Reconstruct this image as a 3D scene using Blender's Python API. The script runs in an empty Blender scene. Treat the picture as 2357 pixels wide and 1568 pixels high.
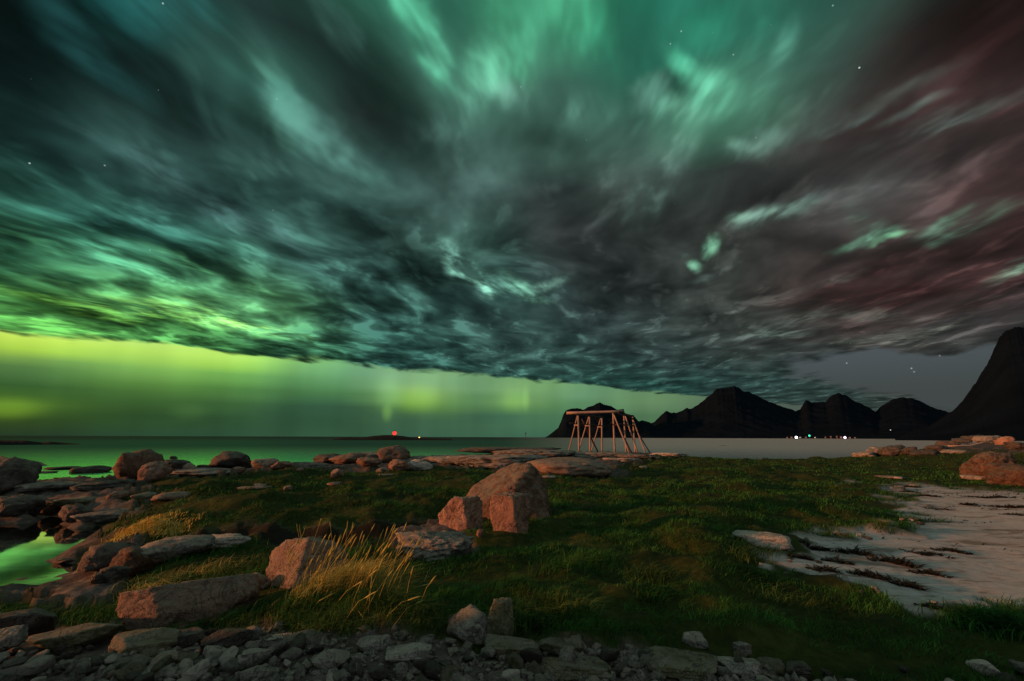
import bpy, bmesh, math, random
import numpy as np
from mathutils import Matrix, Vector

S = bpy.context.scene
COL = S.collection
rad = math.radians
random.seed(7)
rng = np.random.default_rng(7)

# ---------------------------------------------------------------- camera
CAM_Z = 2.75
PITCH, ROLL = 12.0, 0.19
FPX = 455.0                                   # focal length in pixels of a 1024 wide picture
cam_d = bpy.data.cameras.new('camera')
cam_d.sensor_width = 36.0
cam_d.lens = 36.0 * FPX / 1024.0
cam_d.clip_start = 0.05
cam_d.clip_end = 200000.0
cam = bpy.data.objects.new('camera', cam_d)
COL.objects.link(cam)
CAM_M = Matrix.Rotation(rad(90 + PITCH), 4, 'X') @ Matrix.Rotation(rad(ROLL), 4, 'Z')
cam.matrix_world = Matrix.Translation((0, 0, CAM_Z)) @ CAM_M
S.camera = cam
CAM_R = np.array(CAM_M.to_3x3())
CAM_P = np.array([0.0, 0.0, CAM_Z])


def ray(px, py):
    """Direction (unit) seen at a point of the photograph measured on a 2357 x 1568 copy of it."""
    k = 1024.0 / 2357.0
    v = CAM_R @ np.array([(px - 1178.5) * k, (784.0 - py) * k, -FPX])
    return v / np.linalg.norm(v)


def azel(px, py):
    d = ray(px, py)
    return math.atan2(d[0], d[1]), math.asin(d[2])


S.view_settings.view_transform = 'Standard'
S.view_settings.look = 'None'
S.view_settings.exposure = 0.0
S.view_settings.gamma = 1.0
S.view_settings.use_curve_mapping = False
S.cycles.use_denoising = True
S.cycles.max_bounces = 6
S.cycles.caustics_reflective = False
S.cycles.caustics_refractive = False
S.cycles.sample_clamp_indirect = 3.0


def lin(c):
    return [((v / 255.0) / 12.92 if v / 255.0 <= 0.04045 else ((v / 255.0 + 0.055) / 1.055) ** 2.4) for v in c[:3]]


# ---------------------------------------------------------------- node helper
class NT:
    def __init__(self, tree):
        self.t = tree

    def n(self, kind, **kw):
        nd = self.t.nodes.new(kind)
        for k, v in kw.items():
            setattr(nd, k, v)
        return nd

    def put(self, sock, v):
        if isinstance(v, bpy.types.NodeSocket):
            self.t.links.new(v, sock)
        elif v is not None:
            sock.default_value = v

    def m(self, op, a, b=None, c=None, clamp=False):
        nd = self.n('ShaderNodeMath', operation=op, use_clamp=clamp)
        self.put(nd.inputs[0], a)
        if b is not None:
            self.put(nd.inputs[1], b)
        if c is not None:
            self.put(nd.inputs[2], c)
        return nd.outputs[0]

    def vm(self, op, a, b=None, out=0, scale=None):
        nd = self.n('ShaderNodeVectorMath', operation=op)
        self.put(nd.inputs[0], a)
        if b is not None:
            self.put(nd.inputs[1], b)
        if scale is not None:
            self.put(nd.inputs['Scale'], scale)
        return nd.outputs[out]

    def dot(self, a, b):
        return self.vm('DOT_PRODUCT', a, tuple(b), out='Value')

    def rng(self, v, a, b, c=0.0, d=1.0, kind='SMOOTHSTEP'):
        nd = self.n('ShaderNodeMapRange', interpolation_type=kind, clamp=True)
        self.put(nd.inputs[0], v)
        for i, q in enumerate((a, b, c, d)):
            self.put(nd.inputs[i + 1], q)
        return nd.outputs[0]

    def comb(self, x, y, z=0.0):
        nd = self.n('ShaderNodeCombineXYZ')
        for i, q in enumerate((x, y, z)):
            self.put(nd.inputs[i], q)
        return nd.outputs[0]

    def noise(self, vec, scale, detail=3.0, rough=0.5, dist=0.0, col=False):
        nd = self.n('ShaderNodeTexNoise', noise_dimensions='3D')
        self.put(nd.inputs['Vector'], vec)
        self.put(nd.inputs['Scale'], scale)
        self.put(nd.inputs['Detail'], detail)
        self.put(nd.inputs['Roughness'], rough)
        self.put(nd.inputs['Distortion'], dist)
        return nd.outputs[1 if col else 0]

    def mix(self, f, a, b, mode='MIX'):
        nd = self.n('ShaderNodeMix', data_type='RGBA', blend_type=mode)
        self.put(nd.inputs[0], f)
        for s, v in ((nd.inputs[6], a), (nd.inputs[7], b)):
            if isinstance(v, (list, tuple)):
                v = tuple(v)[:3] + (1.0,)
            self.put(s, v)
        return nd.outputs[2]

    def ramp(self, f, stops, interp='LINEAR'):
        nd = self.n('ShaderNodeValToRGB')
        cr = nd.color_ramp
        cr.interpolation = interp
        while len(cr.elements) < len(stops):
            cr.elements.new(0.5)
        for e, (p, c) in zip(cr.elements, stops):
            e.position = p
            e.color = tuple(c)[:3] + (1.0,)
        self.put(nd.inputs[0], f)
        return nd.outputs[0]

    def mul(self, col, f):
        return self.vm('SCALE', col, scale=f)


# ---------------------------------------------------------------- the night sky: cloud deck, aurora, stars
DECK = [  # colours of the cloud deck lit by the aurora, read at points of the sky
 (60,60,(8,14,14)),(400,50,(30,58,56)),(700,60,(36,56,52)),(1000,50,(55,120,98)),(1260,60,(72,160,122)),(1500,60,(36,126,102)),(1750,60,(42,92,78)),(1950,60,(44,64,60)),(2200,60,(52,38,36)),(2340,60,(24,17,16)),
 (80,250,(14,38,37)),(400,250,(32,52,48)),(640,250,(52,96,84)),(850,250,(38,46,44)),(1000,270,(72,108,98)),(1280,240,(78,118,105)),(1500,240,(62,92,84)),(1640,230,(86,150,122)),(1850,250,(54,66,62)),(2100,250,(60,48,47)),(2330,250,(58,36,36)),
 (100,430,(26,54,53)),(400,430,(48,80,76)),(800,430,(62,98,90)),(1100,430,(74,102,96)),(1300,430,(54,66,63)),(1500,430,(66,80,75)),(1700,440,(48,42,42)),(1950,440,(60,60,59)),(2200,430,(58,47,46)),(2340,430,(50,33,33)),
 (100,580,(40,90,76)),(350,580,(52,106,92)),(700,580,(58,98,90)),(900,590,(28,42,40)),(1080,600,(64,100,90)),(1300,590,(44,46,47)),(1600,590,(60,66,62)),(1950,590,(60,52,50)),(2200,590,(53,36,36)),(2340,590,(56,37,36)),
 (60,690,(66,132,78)),(300,690,(86,156,92)),(550,690,(88,152,98)),(800,690,(46,80,76)),(1100,690,(44,72,68)),(1400,690,(40,45,46)),(1700,690,(58,62,58)),(2000,690,(51,34,33)),(2300,690,(48,38,38)),
 (100,750,(90,165,72)),(400,770,(84,160,84)),(650,780,(64,124,88)),(900,780,(50,88,80)),(1200,790,(58,84,80)),(1500,790,(48,64,62)),(1750,790,(52,58,55)),(2000,770,(60,56,54)),(2250,770,(56,56,56)),
 (900,840,(38,76,68)),(1200,860,(40,76,68)),(1500,880,(34,66,60)),(1700,860,(42,64,60)),(2000,900,(44,62,58)),(2200,900,(62,64,60)),
]
CLEAR = [  # colours of the clear strip of sky under the edge of the deck
 (18,755,(235,252,135)),(18,785,(196,230,78)),(18,805,(168,208,70)),(18,815,(150,190,75)),(18,828,(76,116,70)),(18,850,(60,100,60)),(18,880,(46,82,42)),(18,910,(62,98,36)),(18,935,(92,132,48)),(18,948,(80,118,32)),(18,957,(40,56,30)),(18,975,(28,39,25)),(18,1001,(36,51,33)),
 (160,775,(215,245,110)),(160,800,(182,226,84)),(160,820,(165,210,80)),(160,836,(96,140,80)),(160,860,(74,116,66)),(160,900,(54,90,46)),(160,950,(46,74,38)),(160,1001,(40,62,42)),
 (307,786,(200,240,130)),(307,805,(182,226,96)),(307,820,(172,214,86)),(307,832,(138,196,98)),(307,850,(114,168,85)),(307,880,(84,130,60)),(307,910,(65,105,50)),(307,930,(50,80,42)),(307,955,(40,70,38)),(307,1001,(42,72,50)),
 (500,810,(200,245,110)),(500,840,(160,214,86)),(500,862,(114,174,82)),(500,890,(80,130,62)),(500,930,(58,95,52)),(500,970,(44,75,46)),(500,1001,(44,74,52)),
 (640,838,(165,226,104)),(640,852,(134,196,96)),(640,872,(98,156,88)),(640,900,(74,120,68)),(640,950,(50,85,58)),(640,1001,(50,82,60)),
 (740,845,(116,180,126)),(740,862,(100,160,115)),(740,882,(85,140,92)),(740,902,(74,124,74)),(740,917,(58,100,70)),(740,940,(46,80,62)),(740,970,(46,78,58)),(740,1001,(54,88,64)),
 (870,866,(114,160,124)),(870,885,(112,160,112)),(870,910,(90,136,88)),(870,950,(60,96,68)),(870,1001,(54,88,66)),
 (970,876,(135,180,126)),(970,900,(138,178,110)),(970,915,(120,164,82)),(970,930,(108,148,68)),(970,943,(84,128,62)),(970,953,(64,98,68)),(970,970,(55,88,66)),(970,1003,(56,90,70)),
 (1090,888,(104,150,112)),(1090,920,(84,130,92)),(1090,960,(60,98,76)),(1190,897,(128,174,110)),(1190,925,(118,162,92)),(1190,945,(90,134,80)),(1190,960,(66,106,80)),(1190,1003,(60,98,78)),
 (1320,910,(98,142,106)),(1320,935,(76,120,86)),(1320,965,(70,114,84)),(1480,925,(104,140,98)),(1480,960,(78,114,80)),(1700,930,(84,100,88)),(2000,940,(72,80,74)),(2200,930,(74,74,69)),
]


def lattice(points, els, naz=31, amax=rad(62), ve=1.6):
    A = np.array([azel(p[0], p[1]) for p in points])
    C = np.array([lin(p[2]) for p in points])
    out = []
    for e in els:
        row = []
        for i in range(naz):
            a = -amax + 2 * amax * i / (naz - 1)
            d2 = ((A[:, 0] - a) * (0.9 if ve < 5 else 2.2)) ** 2 + ((A[:, 1] - e) * ve) ** 2
            w = 1.0 / (d2 + 0.0006) ** 2
            row.append(((w[:, None] * C).sum(0) / w.sum()).tolist())
        out.append(row)
    return out


def build_sky():
    w = bpy.data.worlds.new('World')
    S.world = w
    w.use_nodes = True
    w.cycles.sampling_method = 'MANUAL'
    w.cycles.sample_map_resolution = 256
    t = w.node_tree
    t.nodes.clear()
    N = NT(t)
    d = N.vm('NORMALIZE', N.n('ShaderNodeTexCoord').outputs['Generated'])
    sp = N.n('ShaderNodeSeparateXYZ')
    N.put(sp.inputs[0], d)
    x, y, z = sp.outputs
    # ---- streaks: wind-drawn cloud in a layer whose vanishing point lies a little above the horizon
    vp = ray(1400, 868)
    tl = math.atan2(vp[2], vp[1])
    nrm = np.array([0, -math.sin(tl), math.cos(tl)])
    wv = vp / np.linalg.norm(vp)
    uv = np.cross(wv, nrm)
    qz = N.m('MAXIMUM', N.dot(d, nrm), 0.05)
    ca = N.m('DIVIDE', N.dot(d, uv), qz)
    cb = N.m('DIVIDE', N.dot(d, wv), qz)
    base = N.comb(ca, N.m('MULTIPLY', cb, 0.5), 3.7)
    warp = N.noise(base, 0.9, 2.0, 0.5, col=True)
    warped = N.vm('ADD', base, N.mul(N.vm('SUBTRACT', warp, (0.5, 0.5, 0.5)), 0.55))
    st1 = N.noise(N.vm('MULTIPLY', warped, (1.0, 0.62, 1.0)), 2.4, 3.0, 0.5)
    st2 = N.noise(N.vm('MULTIPLY', warped, (1.0, 0.42, 1.0)), 6.0, 3.0, 0.55)
    st = N.m('ADD', N.m('MULTIPLY', st1, 0.76), N.m('MULTIPLY', st2, 0.24))
    # ---- low deck: flat layer of puffs seen along its underside
    zc = N.m('MAXIMUM', z, 0.02)
    zd = N.m('ADD', N.m('MAXIMUM', z, 0.0), 0.045)
    px_ = N.m('DIVIDE', x, zd)
    py_ = N.m('DIVIDE', y, zd)
    ang = rad(-9)
    pr = N.comb(N.m('ADD', N.m('MULTIPLY', px_, math.cos(ang)), N.m('MULTIPLY', py_, math.sin(ang))),
                N.m('ADD', N.m('MULTIPLY', px_, -math.sin(ang)), N.m('MULTIPLY', py_, math.cos(ang))), 1.3)
    pwarp = N.noise(pr, 0.8, 2.0, 0.5, col=True)
    pw = N.vm('ADD', pr, N.mul(N.vm('SUBTRACT', pwarp, (0.5, 0.5, 0.5)), 0.72))
    lo = N.noise(N.vm('MULTIPLY', pw, (1.0, 0.62, 1.0)), 3.9, 3.0, 0.5)
    gaps = N.noise(N.vm('MULTIPLY', N.vm('ADD', pw, (3.0, 9.0, 0.0)), (1.0, 0.45, 1.0)), 6.5, 3.0, 0.55)
    patch = N.noise(N.vm('ADD', pw, (7.0, 3.0, 0.0)), 2.1, 3.0, 0.5)
    el = N.m('ARCSINE', z)
    az = N.m('ARCTAN2', x, y)
    wl = N.rng(el, rad(38), rad(15))
    mixn = N.n('ShaderNodeMix', data_type='FLOAT')
    N.put(mixn.inputs[0], wl)
    N.put(mixn.inputs[2], st)
    N.put(mixn.inputs[3], lo)
    nv = mixn.outputs[0]
    left = N.rng(az, rad(4), rad(-24))
    lop = N.m('ADD', N.m('MULTIPLY', lo, 0.86), N.m('MULTIPLY', patch, 0.14))
    puff = N.rng(lop, 0.27, 0.73, kind='LINEAR')
    right = N.rng(az, rad(8), rad(40))
    gain = N.m('SUBTRACT', 3.9, N.m('MULTIPLY', right, 2.3))
    gain = N.m('MULTIPLY', gain, N.m('SUBTRACT', 1.0, N.m('MULTIPLY', wl, 0.75)))
    span = N.m('ADD', 3.3, N.m('MULTIPLY', left, N.m('MULTIPLY', wl, 3.4)))
    span = N.m('SUBTRACT', span, N.m('MULTIPLY', right, 0.5))
    span = N.m('MULTIPLY', span, N.m('ADD', 0.5, N.m('MULTIPLY', wl, 0.5)))
    mod = N.m('POWER', 2.0, N.m('ADD', N.m('MULTIPLY', N.m('SUBTRACT', st, 0.505), gain), N.m('MULTIPLY', N.m('SUBTRACT', puff, 0.51), span)))
    # ---- lookup of the broad colours, gently bent so that nothing is straight
    bend = N.vm('SUBTRACT', warp, (0.5, 0.5, 0.5))
    bs = N.n('ShaderNodeSeparateXYZ')
    N.put(bs.inputs[0], bend)
    az2 = N.m('ADD', az, N.m('MULTIPLY', bs.outputs[0], 0.12))
    el2 = N.m('ADD', el, N.m('MULTIPLY', bs.outputs[1], 0.08))
    amax = rad(62)

    def look(points, els, a, e, ve=1.6):
        fa = N.m('DIVIDE', N.m('ADD', a, amax), 2 * amax, clamp=True)
        L = lattice(points, els, ve=ve)
        c = None
        for k, row in enumerate(L):
            rp = N.ramp(fa, [(i / (len(row) - 1), q) for i, q in enumerate(row)], 'B_SPLINE')
            c = rp if c is None else N.mix(N.rng(e, els[k - 1], els[k], kind='LINEAR'), c, rp)
        return c
    deck = look(DECK, [rad(v) for v in (3, 6.5, 10, 14, 18.5, 24, 30, 36, 42, 48)], az2, el2, 2.6)
    spark = N.m('MULTIPLY', N.rng(gaps, 0.54, 0.72), N.m('ADD', 0.35, N.m('MULTIPLY', wl, 0.9)))
    deck = N.mul(deck, N.m('MINIMUM', N.m('MULTIPLY', mod, N.m('ADD', 0.86, spark)), N.m('SUBTRACT', 3.0, N.m('MULTIPLY', left, 0.4))))
    # overhead and behind, out of view: even grey brightened to fill in ambient light
    deck = N.mix(N.rng(el, rad(49), rad(66)), deck, lin((144, 150, 143)))
    deck = N.mix(N.rng(y, .25, -.35), deck, lin((118, 122, 118)))
    # dark cloud lanes pick up the teal of the deck rather than going black
    deck = N.vm('ADD', deck, tuple(lin((7, 13, 13))))

    # ---- single wisps and openings
    def blob(px, py, sx, sy, rot, src=None):
        c = ray(px, py)
        k = 1024.0 / 2357.0 / FPX
        e1 = ray(px + 10 * math.cos(rad(rot)), py + 10 * math.sin(rad(rot))) - c
        e1 = e1 / np.linalg.norm(e1)
        e2 = np.cross(c, e1)
        Rm = Matrix((e1.tolist(), e2.tolist(), c.tolist())).transposed()
        mp = N.n('ShaderNodeMapping', vector_type='TEXTURE')
        mp.inputs['Rotation'].default_value = Rm.to_euler('XYZ')
        mp.inputs['Scale'].default_value = (sx * k, sy * k, 1e6)
        N.put(mp.inputs['Vector'], src or dw)
        g = N.n('ShaderNodeTexGradient', gradient_type='SPHERICAL')
        N.put(g.inputs[0], mp.outputs[0])
        return N.rng(g.outputs[1], 0.0, 1.0, kind='SMOOTHERSTEP')
    dw = N.vm('ADD', d, N.mul(N.vm('SUBTRACT', N.noise(d, 9.0, 3.0, 0.55, col=True), (0.5, 0.5, 0.5)), 0.07))
    mod2 = N.m('ADD', 0.10, N.m('MULTIPLY', N.m('POWER', N.rng(N.m('ADD', N.m('MULTIPLY', gaps, .65), N.m('MULTIPLY', st2, .35)), 0.36, 0.66), 1.6), 2.6))
    WISPS = [  # x, y, long, short, angle, colour, gain
        (962,40,170,46,66,(95,200,155),.75),(1000,110,60,26,60,(110,205,165),.6),(1262,60,110,150,80,(95,200,150),.38),
        (1190,90,200,50,60,(80,180,130),.35),(1110,175,110,60,-50,(110,200,160),.6),(1030,265,120,50,-30,(95,140,125),.4),
        (1240,235,190,50,12,(110,165,145),.55),(1640,218,58,52,40,(110,205,165),.6),(1560,265,80,34,10,(115,175,150),.6),
        (1490,215,40,60,60,(105,150,135),.45),(1565,150,80,26,50,(90,190,150),.5),(1500,60,300,110,-8,(30,140,105),.35),
        (1770,175,120,34,-68,(90,155,135),.5),(1900,260,90,26,-70,(85,120,108),.4),(1870,295,80,26,-20,(90,125,112),.35),
        (1720,335,80,34,-10,(95,130,118),.45),(1530,400,190,44,-58,(105,140,128),.55),(2160,295,150,24,-20,(90,110,104),.4),
        (2010,240,150,18,-25,(80,95,88),.35),(1990,440,330,60,-18,(80,84,82),.3),(1750,505,90,30,-15,(105,140,125),.5),
        (1588,598,34,16,60,(125,195,160),.6),(1630,570,28,18,-50,(130,205,165),.5),(1985,560,70,15,-18,(105,175,140),.6),
        (2035,560,44,9,-20,(140,220,170),.6),(1975,520,60,30,40,(100,150,125),.5),(2220,510,90,22,-20,(105,165,135),.55),
        (2345,612,70,14,-25,(110,140,120),.6),(1060,620,110,34,42,(130,190,170),.7),(1130,655,120,30,25,(120,185,165),.6),
        (1090,648,90,15,28,(150,225,195),.8),(1200,665,90,26,30,(130,200,170),.7),(1260,655,70,18,-25,(130,180,160),.6),
        (640,240,170,50,62,(75,125,110),.5),(780,60,110,34,58,(75,115,105),.4),(170,90,170,40,45,(28,70,70),.5),
        (360,10,130,70,5,(20,80,78),.7),(760,340,200,50,42,(75,120,110),.4),(500,480,330,50,30,(75,110,108),.35),
        (350,640,260,30,17,(95,170,110),.4),(170,700,260,16,10,(130,210,90),.5),(420,720,260,26,12,(150,225,110),.55),(560,750,150,16,8,(170,240,120),.55),
        (260,600,190,40,17,(70,150,115),.4),(470,630,150,18,22,(110,200,130),.5),(1900,735,240,20,-4,(85,100,90),.35),(2060,770,150,14,-12,(100,112,100),.4),
        (1700,508,44,16,-12,(100,140,122),.6),(1770,498,50,18,-12,(100,138,122),.55),(1836,478,50,18,-28,(92,126,114),.5),(1893,262,60,20,-72,(88,124,112),.6),(1872,300,26,20,-40,(95,132,118),.6),(1945,288,60,12,-24,(86,112,104),.5),(2085,262,66,12,-24,(84,108,100),.5),(2180,292,70,13,-22,(95,122,114),.5),(1690,332,34,18,10,(98,134,120),.6),(1500,446,40,24,-60,(104,146,132),.5),(1620,640,60,14,-20,(74,92,86),.5),(1420,600,60,20,-30,(70,76,76),.4),(1880,655,90,12,-12,(80,92,84),.4),(2150,520,30,12,-30,(92,130,112),.5),(2345,615,40,9,-30,(110,150,125),.6),(1780,770,120,14,-4,(78,98,90),.5),(2100,690,330,110,-5,(70,28,28),.2),(2280,300,220,150,80,(80,36,36),.2)]
    add = None
    for (bx, by, sl, ss, ro, c, g) in WISPS:
        f = N.m('MULTIPLY', blob(bx, by, sl * 1.05, ss * 1.2, ro), N.m('MULTIPLY', mod2, g * .62))
        v = N.mul(N.comb(*lin(c)), f)
        add = v if add is None else N.vm('ADD', add, v)
    DARKS = [(870,200,330,110,62,.6),(620,150,220,90,35,.45),(480,330,300,50,33,.3),(640,310,150,50,35,.55),(1330,40,40,90,70,.45),
             (1540,205,44,36,20,.6),(1700,470,230,90,-10,.35),(1330,520,260,90,10,.35),(930,590,250,70,25,.6),(1440,660,260,60,0,.35),
             (60,590,200,40,12,.5),(150,690,230,22,14,.7),(330,560,240,36,25,.35),(560,640,160,26,20,.5),(470,575,70,26,10,.4),(60,40,240,200,0,.7),(2340,20,160,120,0,.6),
             (250,730,260,24,10,.6),(620,800,240,30,7,.55),(1270,330,120,30,0,.35),(2050,690,220,50,5,.2)]
    dk = None
    for (bx, by, sl, ss, ro, g) in DARKS:
        f = N.m('SUBTRACT', 1.0, N.m('MULTIPLY', blob(bx, by, sl * 1.2, ss * 1.3, ro), g))
        dk = f if dk is None else N.m('MULTIPLY', dk, f)
    deck = N.vm('ADD', N.mul(deck, dk), add)
    # ---- clear strip
    clear = look(CLEAR, [rad(v) for v in (0.15, 1.3, 1.9, 2.6, 3.4, 4.2, 5.0, 5.8, 6.5, 7.3, 8.2, 9.5)], N.m('ADD', az, N.m('MULTIPLY', bs.outputs[0], 0.05)), el, 7.0)
    rays = N.noise(N.comb(N.m('MULTIPLY', az, 9.0), N.m('MULTIPLY', el, 1.2), 0.4), 1.6, 2.0, 0.5)
    clear = N.mul(clear, N.m('ADD', 0.72, N.m('MULTIPLY', rays, 0.55)))
    for (bx, by, sl, ss, c, g) in ((14,940,60,26,(150,190,40),.22),(430,948,44,26,(90,125,60),.14),(886,950,18,30,(130,175,60),.28),(890,905,44,60,(110,160,110),.22),(955,916,84,46,(130,170,50),.36),(1205,918,14,46,(110,150,70),.3),(1178,922,52,40,(120,165,60),.3)):
        clear = N.vm('ADD', clear, N.mul(N.comb(*lin(c)), N.m('MULTIPLY', blob(bx, by, sl, ss, 0, d), g)))
    edge = N.m('DIVIDE', N.m('SUBTRACT', y, N.m('MULTIPLY', x, 0.73)), zc)
    rag = N.noise(N.vm('MULTIPLY', pw, (1.4, 0.5, 1.0)), 0.9, 4.0, 0.6)
    edge = N.m('ADD', edge, N.m('MULTIPLY', N.m('SUBTRACT', rag, 0.5), 2.4))
    edge = N.m('ADD', edge, N.m('MULTIPLY', N.m('SUBTRACT', lo, 0.5), 1.6))
    opened = N.rng(edge, 7.5, 8.15)
    sky = N.mix(opened, deck, clear)
    # grey opening low over the bay
    gap = N.rng(N.m('ADD', N.m('MULTIPLY', N.m('ADD', blob(2110, 858, 340, 62, 2), blob(2280, 900, 240, 90, 8)), 1.0), N.m('MULTIPLY', N.m('SUBTRACT', lo, 0.5), 0.9)), 0.18, 0.62)
    sky = N.mix(gap, sky, N.mix(N.rng(el, rad(4), rad(9)), lin((66, 72, 71)), lin((76, 84, 88))))
    # ---- stars
    vor = N.n('ShaderNodeTexVoronoi', feature='F1')
    N.put(vor.inputs['Vector'], d)
    N.put(vor.inputs['Scale'], 62.0)
    sc = N.n('ShaderNodeSeparateColor')
    N.put(sc.inputs[0], vor.outputs['Color'])
    field = N.m('ADD', 0.03, N.m('MULTIPLY', blob(1530, 70, 620, 330, 0), 0.22))
    field = N.m('ADD', field, N.m('MULTIPLY', blob(2140, 860, 260, 80, 0), 0.08))
    on = N.m('LESS_THAN', sc.outputs[0], field)
    tw = N.rng(vor.outputs['Distance'], 0.062, 0.015)
    star = N.m('MULTIPLY', N.m('MULTIPLY', on, tw), N.m('ADD', 0.05, N.m('MULTIPLY', N.m('POWER', sc.outputs[1], 3.0), 0.38)))
    star = N.m('MULTIPLY', star, N.m('GREATER_THAN', z, 0.04))
    for (bx, by, b) in ((375,8,.8),(68,376,.8),(241,381,.5),(1978,156,1.2),(1917,13,.5),(1568,72,.6),(1543,101,.5),(345,576,.3),(1688,126,.5),(2098,848,.6),(2104,856,.4),(2163,819,.3),(1949,836,.5),(1199,200,.3),(637,228,.3),(1740,317,.25)):
        star = N.m('ADD', star, N.m('MULTIPLY', N.rng(N.dot(d, ray(bx, by)), math.cos(0.0016), math.cos(0.0003)), b * .5))
    sky = N.vm('ADD', sky, N.mul(N.comb(0.8, 1.0, 0.98), star))
    bg = N.n('ShaderNodeBackground')
    N.put(bg.inputs['Color'], sky)
    bg.inputs['Strength'].default_value = 1.0
    N.put(N.n('ShaderNodeOutputWorld').inputs['Surface'], bg.outputs[0])


build_sky()

# the low warm light that rakes the shore from the houses behind the photographer's left shoulder
SUN_AZ, SUN_EL = 80.0, 7.5                     # direction the light travels: degrees right of straight ahead, degrees down
sun_d = bpy.data.lights.new('sun', 'SUN')
sun_d.energy = 4.3
sun_d.angle = rad(1.2)
sun_d.color = (1.0, 0.31, 0.12)
sun = bpy.data.objects.new('sun', sun_d)
COL.objects.link(sun)
tv = Vector((math.sin(rad(SUN_AZ)) * math.cos(rad(SUN_EL)), math.cos(rad(SUN_AZ)) * math.cos(rad(SUN_EL)), -math.sin(rad(SUN_EL))))
sun.rotation_euler = tv.to_track_quat('-Z', 'Y').to_euler()
sun.location = (-40, -25, 20)


# ---------------------------------------------------------------- numeric noise
def _hash(ix, iy, iz, seed):
    h = (ix * 374761393 + iy * 668265263 + iz * 2147483647 + seed * 1274126177) & 0xFFFFFFFF
    h = ((h ^ (h >> 13)) * 1274126177) & 0xFFFFFFFF
    h = (h ^ (h >> 16)) & 0xFFFFFFFF
    return h.astype(np.float64) / 4294967295.0


def vnoise(p, seed=0):
    p = np.asarray(p, dtype=np.float64)
    if p.shape[-1] == 2:
        p = np.concatenate([p, np.zeros(p.shape[:-1] + (1,))], -1)
    i = np.floor(p).astype(np.int64)
    f = p - i
    f = f * f * f * (f * (f * 6 - 15) + 10)
    r = 0
    for a in (0, 1):
        for b in (0, 1):
            for c in (0, 1):
                w = (f[..., 0] if a else 1 - f[..., 0]) * (f[..., 1] if b else 1 - f[..., 1]) * (f[..., 2] if c else 1 - f[..., 2])
                r = r + w * _hash(i[..., 0] + a, i[..., 1] + b, i[..., 2] + c, seed)
    return r * 2 - 1


def fbm(p, octaves=4, rough=0.5, seed=0):
    p = np.asarray(p, dtype=np.float64)
    a, t, s = 1.0, 0.0, 0.0
    for o in range(octaves):
        s = s + a * vnoise(p * (2.03 ** o) + 17.3 * o, seed + o)
        t += a
        a *= rough
    return s / t


# ---------------------------------------------------------------- ground: heights known at points of the shore
CTRL = [  # photo x, photo y, height of the ground there (sea level 0)
 (-400,1700,1.05),(300,1700,1.0),(1178,1700,1.05),(2000,1700,1.05),(2700,1700,1.0),(1178,1900,1.05),
 (-300,1540,1.0),(0,1540,1.0),(300,1540,1.0),(600,1540,1.0),(900,1540,1.05),(1250,1540,1.08),(1700,1550,1.05),(2100,1550,1.0),(2400,1540,1.0),
 (-200,1430,.8),(40,1430,.85),(220,1440,.9),(420,1450,.93),(700,1450,1.0),(1000,1450,1.08),(1300,1450,1.12),(1600,1450,1.1),(2000,1450,1.02),(2300,1420,1.0),
 (-150,1370,.6),(30,1372,.54),(140,1376,.57),(250,1382,.74),(420,1400,.85),
 (-200,1300,.25),(20,1300,.25),(100,1290,.22),(170,1260,.3),(40,1240,.25),(120,1225,.25),(-200,1210,.3),(30,1205,.35),(140,1203,.4),(215,1222,.45),
 (180,1330,.42),(255,1320,.62),(300,1300,.8),(225,1250,.47),
 (-100,1180,.75),(60,1182,.75),(180,1195,.72),(270,1200,.85),(60,1140,.9),(200,1150,.95),(-100,1130,.9),
 (305,1212,1.12),(345,1200,1.14),(262,1222,.92),(430,1205,1.12),(560,1198,1.2),(950,1186,1.26),
 (400,1246,.90),(480,1246,.90),(560,1248,.91),(660,1250,.92),(760,1252,.93),(860,1248,.95),(950,1236,.98),(1000,1222,1.02),(470,1208,1.18),(620,1204,1.23),(760,1202,1.25),(860,1196,1.26),
 (430,1285,.92),(520,1275,.90),(640,1280,.94),(620,1320,1.05),(800,1330,1.1),(950,1300,1.12),(1080,1260,1.15),
 (1180,1195,1.18),(1300,1190,1.18),(1400,1250,1.2),(1500,1330,1.18),(1700,1350,1.12),(1250,1330,1.17),
 (300,1120,1.05),(500,1120,1.15),(700,1130,1.22),(900,1110,1.25),(1100,1100,1.25),(1050,1140,1.22),
 (100,1102,.35),(240,1104,.3),(330,1100,.5),(420,1090,.6),(560,1078,.62),(700,1072,.75),(860,1075,.9),(1000,1072,1.0),(1200,1085,1.1),
 (620,1064,.5),(780,1056,.5),(930,1052,.6),(1060,1046,.7),(1200,1040,.9),(1330,1044,1.12),(1420,1045,1.1),(1480,1046,1.0),
 (1500,1090,1.15),(1700,1080,1.15),(1900,1060,1.15),(1600,1055,1.05),(1900,1200,1.12),(1600,1200,1.2),(1750,1240,1.08),
 (2000,1100,1.06),(2100,1112,1.0),(2250,1125,.98),(2400,1130,1.0),(2100,1180,.97),(2300,1200,.95),(1900,1245,1.0),(2000,1290,.98),(2300,1300,.92),(2150,1350,.94),(1850,1290,1.05),(2000,1350,1.03),
 (2250,1088,1.05),(2350,1105,1.05),(2500,1080,1.5),(2050,1058,1.12),(2150,1050,1.35),(2250,1040,1.7),(2350,1035,2.0),(2500,1020,2.5),(2030,1045,1.0),(2140,1034,1.4),
]
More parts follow.
